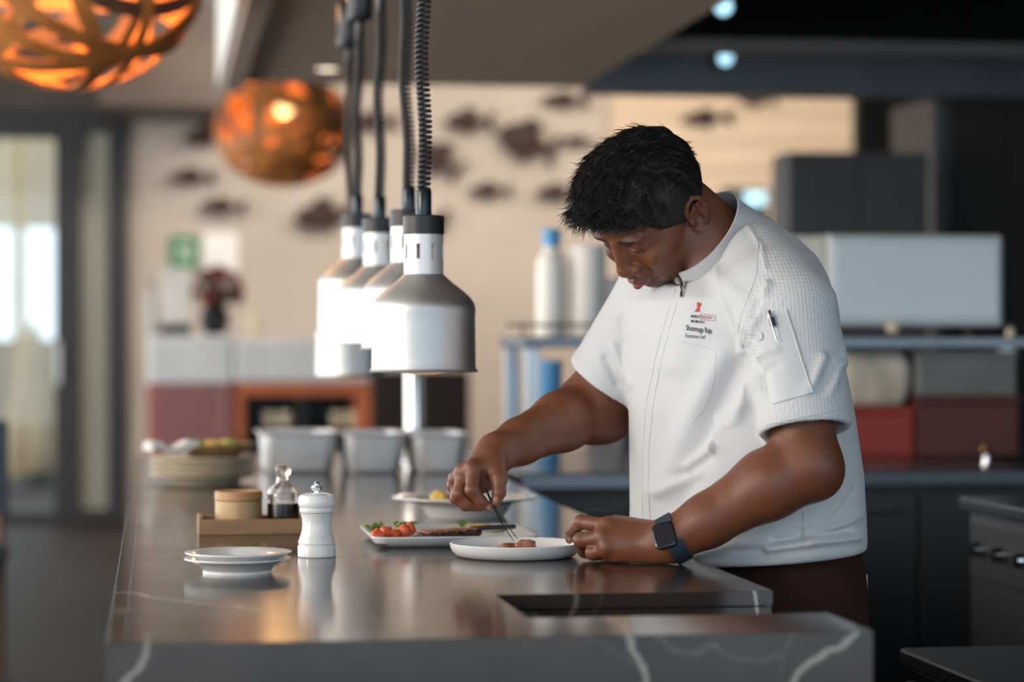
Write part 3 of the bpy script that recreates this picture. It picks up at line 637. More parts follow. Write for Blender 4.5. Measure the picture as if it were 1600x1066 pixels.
BW = MB().lathe([(0, 0), (.018, 0), (.034, .03), (.0415, .07), (.042, .10), (.039, .10), (.031, .035), (0, .012)], 32).mesh('bowl')
for u, lab in ((424, 'far left cream bowl'), (448, 'left middle cream bowl'), (530, 'right middle cream bowl'), (554, 'far right cream bowl')):
    tag(link('bowl', BW, m_cream, None, (xs(u), YS + .12, sh_z)), lab + ' standing in the orange shelf unit', 'bowl', 'bowls in the orange shelf unit')
s3 = thing('black_cabinet', 'black low cabinet right of the orange shelf unit behind the heat lamps', 'cabinet', (xs(584), YS, 0))
W = xs(735) - xs(584); H = zs(580)
MB().box(0, W, .02, .6, .08, H, .006).build('body', mat('black_brown_wood', (.018, .010, .008), .45), s3); MB().box(.02, W - .02, .05, .58, 0, .079).build('plinth', m_black, s3)
for k in range(2):
    dd = MB().box(.01 + k * W / 2, (k + 1) * W / 2 - .01, 0, .019, .1, H - .03, .004).build('door', mat('black_brown_wood', (.018, .010, .008), .45), s3)
    MB().tube([(W / 2 + (k - .5) * .08, -.012, .5), (W / 2 + (k - .5) * .08, -.012, .62)], .006, 8).build('handle', m_chr, dd)
# things on the sideboards
zt_ = zs(524)
fa = thing('flower_arrangement', 'dark red flower arrangement in a black vase on the serving station', 'flowers', (xs(338), YS + .3, zt_))
MB().lathe([(0, 0), (.06, 0), (.085, .06), (.09, .12), (.06, .17), (.065, .18), (.055, .18), (0, .06)], 28).build('vase', m_black, fa)
m_pet = mat('dark_red_petal', (.16, .022, .020), .6, col2=(.26, .05, .03), nscale=30); m_lf = mat('dark_leaf', (.03, .045, .02), .6)
r_ = random.Random(5)
for k in range(48):
    th_ = r_.uniform(0, 6.28); ph = r_.uniform(.05, 1.75); R_ = .155
    d_ = Vector((math.sin(ph) * math.cos(th_), math.sin(ph) * math.sin(th_), math.cos(ph)))
    o = Vector((0, 0, .235)) + d_ * R_ * r_.uniform(.75, 1.0)
    mb = MB()
    for q in range(9):
        a = q * 2.4; s_ = .016 + .002 * q; e1 = d_.orthogonal().normalized(); e2 = d_.cross(e1); dr = (e1 * math.cos(a) + e2 * math.sin(a))
        mb.tube([o, o + dr * s_ * .9 + d_ * (.022 - .001 * q), o + dr * s_ * 1.3 + d_ * .026], [.004, .013, .002], 5, flat=.3)
    mb.build('flower', m_pet if k % 6 else m_lf, fa)
    MB().tube([(0, 0, .12), Vector((0, 0, .12)).lerp(o, .5) + Vector((0, 0, .02)), o], .004, 5).build('stem', m_lf, fa)
def bottle(name, lab, u, w_px, v0, v1, m, capm, yo=.25, base=None, group=None):
    p = onY(u, 533, YS + yo); h = onY(u, v0, YS + yo).z - zt_; r = w_px * YS / F_PX / 2
    t = thing(name, lab, 'bottle', (p.x, p.y, zt_), 0, group)
    MB().lathe([(0, 0), (r * .95, 0), (r, .01), (r, h * .62), (r * .85, h * .72), (r * .4, h * .80), (r * .38, h * .9), (0, h * .9)], 28).build('body', m, t)
    MB().lathe([(0, h * .9), (r * .45, h * .9), (r * .45, h), (0, h)], 24).build('stopper', capm, t)
m_fw = mat('frosted_white_glass', (.80, .80, .78), .3)
bottle('glass_bottle', 'small cream bottle right of the flower arrangement', 397, 22, 484, 524, m_cream, m_cream)
bottle('glass_bottle', 'grey glass bottle at the far left of the serving station', 238, 18, 440, 524, mat('grey_glass', (.45, .46, .46), .2), m_black)
mn = thing('menu_stand', 'upright white menu card in a black foot on the serving station', 'menu stand', (xs(275), YS + .2, zt_))
MB().box(-.085, .085, -.012, .012, .066, zs(418) - zt_, .004).build('card', mat('white_card', (.82, .81, .78), .6), mn); MB().box(-.09, .09, -.06, .06, 0, .065, .008).build('foot', m_black, mn)
# signs on the wall
gs = thing('emergency_sign', 'green emergency sign with a white symbol on the back wall', 'sign', (onY(287.5, 0, YB).x, YB - .02, onY(287.5, 395, YB).z))
MB().box(-.1, .1, 0, .018, -.112, .112, .004).build('plate', mat('sign_green', (.015, .20, .075), .4), gs)
m_sw = mat('sign_white', (.66, .70, .62), .5)
for nm, poly in (('pictogram_frame', [(-.05, -.06), (.055, -.06), (.055, .06), (-.05, .06), (-.05, .045), (.035, .045), (.035, -.045), (-.05, -.045)]), ('pictogram_figure', [(-.045, -.035), (-.025, -.04), (-.01, -.01), (.01, -.035), (.02, -.028), (.0, .005), (.0, .022), (-.025, .026), (-.05, .01), (-.04, .002), (-.022, .012), (-.024, -.008)])):
    MB().prism(poly, -.003, -.0005).build(nm, m_sw, gs)
MB().lathe([(0, 0), (.011, 0), (.011, .003), (0, .003)], 16, (-.005, -.0035, .038), axis=(0, 1, 0)).build('pictogram_head', m_sw, gs)
wn = thing('wall_notice', 'blank white paper notice on the back wall beside the green sign', 'notice', (onY(345, 0, YB).x, YB - .014, onY(345, 398, YB).z))
MB().box(-.118, .118, 0, .006, -.155, .155, .002).build('sheet', mat('white_paper', (.86, .85, .83), .6), wn); MB().box(-.124, .124, .0061, .012, -.161, .161, .002).build('backing', m_sw, wn)

# ================================================================== KITCHEN LINE BEHIND THE MAN
YK = 6.05
m_kt = mat('dark_worktop_steel', (.15, .17, .195), .25, .85); m_kf = mat('charcoal_door', (.028, .032, .038), .4); m_kg = mat('grey_cabinet', (.065, .066, .072), .5)
def xk(u, y=YK): return onY(u, 533, y).x
def zk(v, y=YK, u=1300): return onY(u, v, y).z
KX0, KX1 = xk(812), xk(1640)
kc = thing('back_counter', 'long dark steel back counter with charcoal doors behind the man', 'counter', (0, 0, 0))
MB().box(KX0, KX1, YK, YK + 1.35, TOP - .045, TOP, .006).build('worktop', m_kt, kc)
MB().box(KX0, KX1, YK + .03, YK + 1.33, .1, TOP - .046).build('carcass', m_kf, kc); MB().box(KX0, KX1, YK + .09, YK + 1.3, 0, .099).build('plinth', m_black, kc)
nd_ = 4
for k in range(nd_):
    a = KX0 + (KX1 - KX0) * k / nd_; b = KX0 + (KX1 - KX0) * (k + 1) / nd_
    dd = MB().box(a + .004, b - .004, YK + .008, YK + .0295, .11, TOP - .06, .004).build('door', m_kf, kc)
    hp = onY(1432 - 285 * (2 - k) if k != 2 else 1432, 826, YK)
    MB().tube([(b - .08, YK - .012, TOP - .10), (b - .08 - .11, YK - .012, TOP - .10)], .007, 8).build('handle', m_steel, dd)
    for x in (b - .085, b - .185): MB().tube([(x, YK - .012, TOP - .10), (x, YK + .010, TOP - .10)], .005, 8).build('handle_stem', m_steel, dd)
# shelf over the counter at eye height
YR = 6.7
def xr(u): return onY(u, 533, YR).x
def zr(v): return onY(1200, v, YR).z
sh = thing('pass_shelf', 'grey steel shelf on posts over the back counter', 'shelf', (0, 0, 0))
zsh = zr(527)
MB().box(xr(815), xr(1640), YR - .02, YR + .45, zsh - .03, zsh, .004).build('shelf_board', m_kt, sh)
for u in (833, 1650):
    for y in (YR, YR + .40): MB().box(xr(u) - .022, xr(u) + .022, y, y + .03, TOP, zsh - .031, .003).build('post', m_steel, sh)
MB().tube([(xr(795), YR + .05, zsh + .035), (xr(950), YR + .05, zsh + .035)], .004, 6).build('guard_wire', m_dsteel, sh)
for u in (820, 940): MB().tube([(xr(u), YR + .05, zsh), (xr(u), YR + .05, zsh + .035)], .004, 6).build('guard_stem', m_dsteel, sh)
m_bl = mat('blue_plastic', (.10, .38, .72), .35)
def jug(u, w_px, v0, m, capm, lab, cap=True):
    t = thing('drink_bottle', lab, 'bottle', (xr(u), YR + .16, zsh), 0, None); r = w_px * YR / F_PX / 2; h = onY(u, v0, YR + .16).z - zsh
    MB().lathe([(0, 0), (r * .95, 0), (r, .008), (r, h * .66), (r * .9, h * .74), (r * .55, h * .80), (r * .52, h * .84), (0, h * .84)], 36).build('body', m, t)
    MB().lathe([(0, h * .84), (r * .6, h * .84), (r * .62, h * .98), (r * .55, h), (0, h)], 28).build('cap', capm, t)
    MB().lathe([(r * 1.005, h * .2), (r * 1.012, h * .21), (r * 1.012, h * .58), (r * 1.005, h * .59)], 36).build('label_band', m_fw, t)
jug(876, 50, 358, m_fw, m_bl, 'tall white bottle with bright blue cap on the pass shelf')
cn = thing('white_canister', 'plain tall white canister beside the blue capped bottle', 'canister', (xr(934), YR + .16, zsh)); r = 60 * YR / F_PX / 2; h = onY(934, 384, YR + .16).z - zsh
MB().lathe([(0, 0), (r * .97, 0), (r, .006), (r, h * .93), (r * .98, h * .935), (0, h * .935)], 40).build('body', m_fw, cn); MB().lathe([(0, h * .936), (r * 1.02, h * .936), (r * 1.02, h * .99), (r * .96, h), (0, h)], 40).build('lid', m_porc, cn)
dbk = thing('tall_dark_fridge', 'tall black fridge standing behind the man\'s chin', 'fridge', (onY(968, 533, 7.6).x, 7.6, 0))
W = onY(1130, 533, 7.6).x - onY(968, 533, 7.6).x; H = onY(1000, 432, 7.6).z
MB().box(0, W, .02, .6, .1, H, .01).build('body', m_black, dbk); MB().box(.03, W - .03, .06, .58, 0, .099).build('plinth', m_black, dbk)
fd = MB().box(.004, W - .004, 0, .019, .11, H - .01, .005).build('door', m_kf, dbk); MB().tube([(.04, -.03, 1.0), (.04, -.03, 1.4)], .008, 8).build('handle', m_steel, fd)
bd = thing('blue_tub', 'bright blue plastic tub under the pass shelf', 'tub', (xr(876), YR + .2, TOP)); 
MB().lathe([(0, 0), (.032, 0), (.034, .01), (.037, .25), (.038, .255), (.038, .262), (.034, .262), (.032, .02), (0, .012)], 36).build('body', m_bl, bd); MB().lathe([(0, .263), (.040, .263), (.040, .278), (0, .28)], 36).build('lid', m_bl, bd)
# pale steel appliance on the shelf
m_ps = mat('pale_steel_panel', (.60, .66, .69), .4, .3, col2=(.56, .62, .65), nscale=2)
ap = thing('steel_appliance', 'pale steel box shaped appliance on the pass shelf right of the man', 'appliance', (0, 0, zsh))
x0, x1 = xr(1298), xr(1572); H = zr(364) - zsh
MB().box(x0, x1, YR + .02, YR + .42, .03, H, .012).build('casing', m_ps, ap)
MB().box(xr(1236), x0 - .002, YR + .06, YR + .42, .03, H - .004, .008).build('side_module', mat('ivory_panel', (.72, .70, .64), .45), ap)
MB().box(x0 + .015, x1 - .015, YR + .012, YR + .0195, .05, H - .02, .004).build('front_panel', m_ps, ap)
for x in (x0 + .04, x1 - .04, xr(1250)): MB().lathe([(0, 0), (.016, 0), (.016, .03), (0, .03)], 16, (x, YR + .2, 0)).build('foot', m_black, ap)
MB().lathe([(0, 0), (.018, 0), (.018, .02), (.012, .024), (0, .024)], 20, (xr(1395), YR + .0115, .028), axis=(0, -1, 0)).build('knob', m_cream, ap)
sj = thing('spice_jar', 'tiny glass jar at the right end of the pass shelf', 'jar', (xr(1584), YR + .03, zsh)); MB().lathe([(0, 0), (.012, 0), (.012, .02), (.009, .026), (0, .026)], 16).build('body', m_cream, sj); MB().lathe([(0, .0262), (.0105, .0262), (.0105, .036), (0, .036)], 16).build('lid', m_black, sj)
# dark cabinets above
cg = thing('grey_wall_cabinet', 'matt grey cabinet above the pale steel appliance', 'cabinet', (0, 9.6, 0))
def xc(u): return onY(u, 533, 9.6).x
def zc(v): return onY(1400, v, 9.6).z
MB().box(xc(1232), xc(1452), .02, .27, zc(372) - .9, zc(238), .01).build('body', m_kg, cg); MB().box(xc(1234), xc(1342), 0, .019, zc(372) - .88, zc(240), .003).build('door', m_kg, cg); MB().box(xc(1344), xc(1450), 0, .019, zc(372) - .88, zc(240), .003).build('door', m_kg, cg)
MB().box(xc(1240), xc(1440), .05, .25, 0, zc(372) - .901).build('plinth', m_black, cg)
cg2 = thing('black_larder', 'tall black larder unit at the right edge behind the appliance', 'cabinet', (0, 9.9, 0))
def xc2(u): return onY(u, 533, 9.9).x
H = onY(1500, 150, 9.9).z
MB().box(xc2(1458), xc2(1760), .02, .6, .1, H, .01).build('body', m_black, cg2); MB().box(xc2(1462), xc2(1758), .06, .58, 0, .099).build('plinth', m_black, cg2)
for a, b in ((1460, 1485), (1487, 1572), (1574, 1758)): MB().box(xc2(a), xc2(b), 0, .019, .12, H - .02, .004).build('door', m_dark if a != 1460 else m_kg, cg2)
dw = thing('dark_partition', 'dark partition closing the kitchen right of the timber panelling', 'partition', (0, 12.6, 0))
MB().box(onY(1342, 533, 12.6).x, 6.1, 0, .12, 0.1, 3.44).build('panel', m_dark, dw); MB().box(onY(1342, 533, 12.6).x, 6.1, -.02, .14, 0, .099).build('skirting', m_black, dw)
# goods under the shelf
def crate(name, lab, u0, u1, v0, v1, y, m, cat='box', ribs=0, ztop=None):
    x0, x1 = onY(u0, 533, y).x, onY(u1, 533, y).x; z0 = TOP if v1 is None else onY(1400, v1, y).z; z1 = onY(1400, v0, y).z
    t = thing(name, lab, cat, (x0, y, z0)); W = x1 - x0; H = z1 - z0
    MB().box(0, W, 0, .26, 0, H * .86, .006).build('body', m, t); MB().box(-.004, W + .004, -.004, .264, H * .86 + .0005, H, .004).build('lid', m, t)
    for k in range(ribs): MB().box(W * (k + .3) / ribs, W * (k + .6) / ribs, -.006, -.0005, .01, H * .84, .002).build('rib', m, t)
    return t
m_rb = mat('red_carton', (.34, .035, .022), .5, nscale=3); m_rd = mat('dark_red_carton', (.10, .020, .014), .5, nscale=3); m_gc = mat('grey_crate', (.20, .22, .22), .55, nscale=8)
m_lb = mat('white_sack', (.62, .58, .50), .8, col2=(.45, .42, .35), nscale=14)
crate('red_carton', 'bright red carton on the back counter right of the man', 1322, 1428, 636, None, YR + .02, m_rb, 'carton')
crate('red_carton', 'long dark red carton on the back counter at the right', 1432, 1592, 618, None, YR + .02, m_rd, 'carton')
crate('grey_crate', 'ribbed grey crate stacked on the dark red carton', 1434, 1588, 549, 618, YR + .03, m_gc, 'crate', 12)
sk = thing('flour_sack', 'crumpled white flour sack on the bright red carton', 'sack', (xr(1380), YR + .15, zr(636)))
def sack(W, H, D, m):
    bm = bmesh.new(); bmesh.ops.create_cube(bm, size=1); bmesh.ops.subdivide_edges(bm, edges=bm.edges[:], cuts=7, use_grid_fill=True)
    for v in bm.verts:
        x, y, z = v.co; k = 1 - .18 * abs(2 * z) ** 3 + .05 * math.sin(9 * x + 5 * z) * math.sin(7 * y + 3)
        v.co = (x * W * k, y * D * k, (z + .5) * H + .004 * math.sin(20 * x) * (z > .3))
    me = bpy.data.meshes.new('sack_body'); bm.to_mesh(me); bm.free(); me.shade_smooth(); return me
link('sack_body', sack(xr(1432) - xr(1332), zr(550) - zr(636), .2, m_lb), m_lb, sk)
MB().tube([(-.05, 0, zr(550) - zr(636) - .004), (0, 0, zr(550) - zr(636) + .004), (.05, 0, zr(550) - zr(636) - .004)], .005, 8).build('tied_seam', m_lb, sk)
bo = thing('brass_knob_tap', 'small brass tap on the back counter near the right edge', 'tap', (xk(1541, 6.2), 6.2, TOP)); MB().lathe([(0, 0), (.012, 0), (.008, .015), (.008, .03), (0, .03)], 16).build('stem', m_chr, bo); MB().lathe([(0, .03), (.012, .034), (.016, .044), (.012, .054), (0, .056)], 20).build('knob', mat('brass', (.75, .55, .25), .25, 1), bo)

# nearer equipment at the right edge
e1 = thing('steel_range', 'steel fronted cooking range at the right edge of the kitchen', 'range', (0, 0, 0))
a = onz(1510, 778, TOP); X0 = a.x; Y0 = 5.02
MB().box(X0, X0 + 1.2, Y0 - .5, Y0, TOP - .03, TOP, .006).build('cooktop', m_kt, e1)
MB().box(X0 + .02, X0 + 1.18, Y0 - .48, Y0 - .02, .12, TOP - .031, .006).build('body', m_dsteel, e1); MB().box(X0 + .04, X0 + 1.16, Y0 - .44, Y0 - .04, 0, .119).build('plinth', m_black, e1)
MB().box(X0 + .012, X0 + .0195, Y0 - .46, Y0 - .04, TOP - .17, TOP - .045, .003).build('control_panel', m_dsteel, e1)
for k in range(3): MB().lathe([(0, 0), (.018, 0), (.016, .022), (0, .024)], 20, (X0 + .0115, Y0 - .12 - k * .13, TOP - .105), axis=(-1, 0, 0)).build('control_knob', m_chr, e1)
MB().lathe([(0, 0), (.09, 0), (.10, .01), (.10, .03), (0, .03)], 32, (X0 + .25, Y0 - .2, TOP + .0005)).build('burner', m_black, e1)
e2 = thing('undercounter_fridge', 'low black undercounter fridge with steel edge in the bottom right corner', 'fridge', (0, 0, 0))
b0 = P(1405, 1012, 4.15); 
MB().box(b0.x, b0.x + .9, b0.y - .55, b0.y, b0.z - .03, b0.z, .006).build('top', m_dsteel, e2); MB().box(b0.x + .012, b0.x + .88, b0.y - .53, b0.y - .02, .1, b0.z - .031, .004).build('body', m_black, e2); MB().box(b0.x + .04, b0.x + .86, b0.y - .5, b0.y - .05, 0, .099).build('plinth', m_black, e2)
e2d = MB().box(b0.x - .006, b0.x + .0115, b0.y - .5, b0.y - .05, .13, b0.z - .05, .004).build('door', m_kf, e2); MB().tube([(b0.x - .03, b0.y - .45, b0.z - .09), (b0.x - .03, b0.y - .12, b0.z - .09)], .007, 8).build('handle', m_steel, e2d)
# a dining chair whose back just enters at the left edge
ch = thing('dining_chair', 'dark blue dining chair back just entering the left edge', 'chair', (onY(-98, 533, 9.0).x, 9.0, 0))
m_chb = mat('dark_blue_upholstery', (.03, .05, .075), .7); m_chw = mat('brown_chair_wood', (.13, .06, .03), .5)
MB().box(-.24, .24, -.24, .24, .42, .50, .02).build('seat', m_chb, ch); MB().box(-.24, .24, .20, .25, .60, .96, .015).build('backrest', m_chb, ch)
for x in (-.21, .21):
    for y in (-.21, .215): MB().tube([(x, y, 0), (x, y, .42 if y < 0 else .61)], .018, 8).build('leg', m_chw, ch)
# ================================================================== THE CHEF
class Field:
    """distance field on a grid; prims are blended in, then skinned as one surface"""
    def __init__(s, lo, hi, h):
        s.lo = np.array(lo, float); s.h = h; s.n = np.ceil((np.array(hi) - s.lo) / h).astype(int) + 1
        s.a = np.full(s.n, 9.0, np.float32)
    def sub(s, lo, hi):
        i0 = np.clip(np.floor((np.array(lo) - s.lo) / s.h).astype(int), 0, s.n - 1); i1 = np.clip(np.ceil((np.array(hi) - s.lo) / s.h).astype(int) + 1, 1, s.n)
        ax = [(s.lo[k] + s.h * np.arange(i0[k], i1[k])).astype(np.float32) for k in range(3)]
        return tuple(slice(i0[k], i1[k]) for k in range(3)), ax[0][:, None, None], ax[1][None, :, None], ax[2][None, None, :]
    def put(s, sl, d, k=.006, op='add'):
        a = s.a[sl]
        if op == 'add':
            t = np.clip(.5 + .5 * (a - d) / k, 0, 1); s.a[sl] = a + (d - a) * t - k * t * (1 - t)
        elif op == 'sub':
            d = -d; t = np.clip(.5 - .5 * (a - d) / k, 0, 1); s.a[sl] = a + (d - a) * t + k * t * (1 - t)
        else:
            t = np.clip(.5 - .5 * (a - d) / k, 0, 1); s.a[sl] = a + (d - a) * t + k * t * (1 - t)
    def ell(s, c, r, A, k=.006, op='add', m=None):
        c = np.array(c); R = np.array(r); A = np.array(A); m = m if m else 3 * s.h + k
        ext = np.abs(A.T * R).sum(1) if False else np.sqrt(((A * R[:, None]) ** 2).sum(0)); sl, x, y, z = s.sub(c - ext - m, c + ext + m)
        dx, dy, dz = x - c[0], y - c[1], z - c[2]; q = [dx * A[i][0] + dy * A[i][1] + dz * A[i][2] for i in range(3)]
        k0 = np.sqrt(sum((q[i] / R[i]) ** 2 for i in range(3))); k1 = np.sqrt(sum((q[i] / R[i] ** 2) ** 2 for i in range(3))) + 1e-6
        s.put(sl, k0 * (k0 - 1) / k1, k, op)
    def cone(s, a, b, ra, rb, k=.006, op='add', flat=None, m=None):
        """round cone; flat = (direction, factor > 1 squeezes the section along it)"""
        a = np.array(a, float); b = np.array(b, float); R = max(ra, rb); m = (m if m else 3 * s.h + k) + R
        sl, x, y, z = s.sub(np.minimum(a, b) - m, np.maximum(a, b) + m)
        v = b - a; L2 = v @ v + 1e-12; dx, dy, dz = x - a[0], y - a[1], z - a[2]
        t = np.clip((dx * v[0] + dy * v[1] + dz * v[2]) / L2, 0, 1); ex, ey, ez = dx - t * v[0], dy - t * v[1], dz - t * v[2]
        l2 = ex * ex + ey * ey + ez * ez
        if flat is not None:
            n = np.array(flat[0], float); n /= np.linalg.norm(n); c = ex * n[0] + ey * n[1] + ez * n[2]; l2 = l2 + c * c * (flat[1] ** 2 - 1)
        s.put(sl, np.sqrt(l2) - (ra + (rb - ra) * t), k, op)
    def half(s, p, n, lo, hi, k=.003, op='cut'):
        """keep the side the normal points away from, inside the box lo..hi"""
        n = np.array(n, float); n /= np.linalg.norm(n); p = np.array(p, float); sl, x, y, z = s.sub(lo, hi)
        s.put(sl, ((x - p[0]) * n[0] + (y - p[1]) * n[1] + (z - p[2]) * n[2]).astype(np.float32), k, op)
    def clear_top(s, k=.003):
        """keep clear of the island's worktop"""
        sl, x, y, z = s.sub([.3, 3.3, .8], [RX + .06, 4.4, TOP + .02]); s.put(sl, (np.maximum(x - (RX + .003), z - (TOP + .0015)) + 0 * y).astype(np.float32), k, 'sub')
    def mesh(s, name):
        a = s.a; neg = a < 0; n = s.n; st = np.array([n[1] * n[2], n[2], 1]); af = a.ravel()
        quads = []; cells = []
        for ax in range(3):
            o1, o2 = [(1, 2), (2, 0), (0, 1)][ax]
            lo = [slice(None)] * 3; hi = [slice(None)] * 3; lo[ax] = slice(0, -1); hi[ax] = slice(1, None)
            A = neg[tuple(lo)]; B = neg[tuple(hi)]
            I = np.argwhere(A != B); I = I[(I[:, o1] > 0) & (I[:, o2] > 0)]
            I = I[(I[:, o1] < n[o1] - 1) & (I[:, o2] < n[o2] - 1)]
            fl = neg[I[:, 0], I[:, 1], I[:, 2]]; base = I @ st
            q = np.stack([base - st[o1] - st[o2], base - st[o2], base, base - st[o1]], 1)
            q[~fl] = q[~fl][:, ::-1]; quads.append(q)
        q = np.concatenate(quads); cid, inv = np.unique(q.ravel(), return_inverse=True)
        corner = np.array([[i, j, k] for i in (0, 1) for j in (0, 1) for k in (0, 1)]); val = np.stack([af[cid + c @ st] for c in corner], 1)
        acc = np.zeros((len(cid), 3)); cnt = np.zeros(len(cid))
        for p_ in range(8):
            for r in range(p_ + 1, 8):
                if np.abs(corner[p_] - corner[r]).sum() != 1: continue
                v0, v1 = val[:, p_], val[:, r]; mk = (v0 < 0) != (v1 < 0); t = np.where(mk, v0 / np.where(mk, v0 - v1, 1), 0)
                acc += np.where(mk[:, None], corner[p_] + t[:, None] * (corner[r] - corner[p_]), 0); cnt += mk
        idx = np.stack([cid // st[0], (cid // st[1]) % n[1], cid % n[2]], 1); co = s.lo + s.h * (idx + acc / np.maximum(cnt, 1)[:, None])
        return co, inv.reshape(-1, 4)
def vnormals(co, f):
    nrm = np.cross(co[f[:, 2]] - co[f[:, 0]], co[f[:, 3]] - co[f[:, 1]]); out = np.zeros_like(co)
    for k in range(4): np.add.at(out, f[:, k], nrm)
    return out / (np.linalg.norm(out, axis=1)[:, None] + 1e-12)
def relax(co, f, it=2, lam=.5):
    e = np.concatenate([f[:, [0, 1]], f[:, [1, 2]], f[:, [2, 3]], f[:, [3, 0]]]); deg = np.bincount(e[:, 0], minlength=len(co)) + np.bincount(e[:, 1], minlength=len(co))
    for _ in range(it):
        acc = np.zeros_like(co)
        for k in range(3): acc[:, k] = np.bincount(e[:, 0], co[e[:, 1], k], len(co)) + np.bincount(e[:, 1], co[e[:, 0], k], len(co))
        co = co + lam * (acc / deg[:, None] - co)
    return co
def to_mesh(name, co, f, attrs=None):
    me = bpy.data.meshes.new(name); me.vertices.add(len(co)); me.vertices.foreach_set('co', co.astype(np.float32).ravel())
    me.loops.add(f.size); me.loops.foreach_set('vertex_index', f.astype(np.int32).ravel()); me.polygons.add(len(f))
    me.polygons.foreach_set('loop_start', np.arange(0, f.size, 4, dtype=np.int32)); me.update(calc_edges=True); me.validate(); me.shade_smooth()
    for k, v in (attrs or {}).items():
        at = me.attributes.new(k, 'FLOAT', 'POINT'); at.data.foreach_set('value', v.astype(np.float32))
    return me
nfw, nrt = np.array(FW), np.array(RT)
def project(co):
    r = co - np.array([0, 0, CAM_Z]); d = r @ nfw; return 800 + F_PX * (r @ nrt) / d, 533 - F_PX * r[:, 2] / d, d
def seg_dist(u, v, pts):
    best = np.full(len(u), 1e9); 
    for (a0, b0), (a1, b1) in zip(pts[:-1], pts[1:]):
        L2 = (a1 - a0) ** 2 + (b1 - b0) ** 2; t = np.clip(((u - a0) * (a1 - a0) + (v - b0) * (b1 - b0)) / L2, 0, 1)
        best = np.minimum(best, np.hypot(u - a0 - t * (a1 - a0), v - b0 - t * (b1 - b0)))
    return best
def npP(u, v, d): return np.array(P(u, v, d))
def npV(x, y, z): return np.array(V3(x, y, z))

TF, TL = npV(-.857, 0, -.515), npV(.515, 0, -.857)            # the way the chest faces, and his left
hip = P(1200, 900, 3.88)
person = thing('person', 'chef in a white short sleeved jacket bending over a dish with tweezers', 'person', (hip.x, hip.y, 0))
PO = np.array([hip.x, hip.y, 0.0])
def pbuild(name, co, f, m, attrs=None, parent=None):
    me = to_mesh(name, co - PO, f, attrs); return link(name, me, m, parent or person)
def pmb(name, mb, m, parent=None, smooth=50):
    mb.v = [(v[0] - PO[0], v[1] - PO[1], v[2] - PO[2]) for v in mb.v]; return mb.build(name, m, parent or person, smooth=smooth)

# ---- head frame
def head_frame(a, p, r):
    a, p, r = [math.radians(x) for x in (a, p, r)]
    f = np.array([-math.cos(a) * math.cos(p), -math.sin(p), -math.sin(a) * math.cos(p)]); u = np.array([-math.cos(a) * math.sin(p), math.cos(p), -math.sin(a) * math.sin(p)])
    l = np.cross(f, u); u2 = u * math.cos(r) + l * math.sin(r); l2 = l * math.cos(r) - u * math.sin(r)
    return npV(*f), npV(*u2), npV(*l2)
HF, HU, HL = head_frame(33, 49, 12)
HC = npP(1030, 336, 3.83); HS = .00103
HA = np.stack([HF, HU, HL])
def hp(f, u, l): return HC + HS * (f * HF + u * HU + l * HL)

# ---- joints
Lsh, Lel, Lwr = npP(1224, 472, 3.67), npP(1262, 728, 3.60), npP(1046, 846, 3.625)
Rsh, Rel, Rwr = npP(1035, 455, 3.98), npP(920, 638, 4.02), npP(775, 708, 3.84)

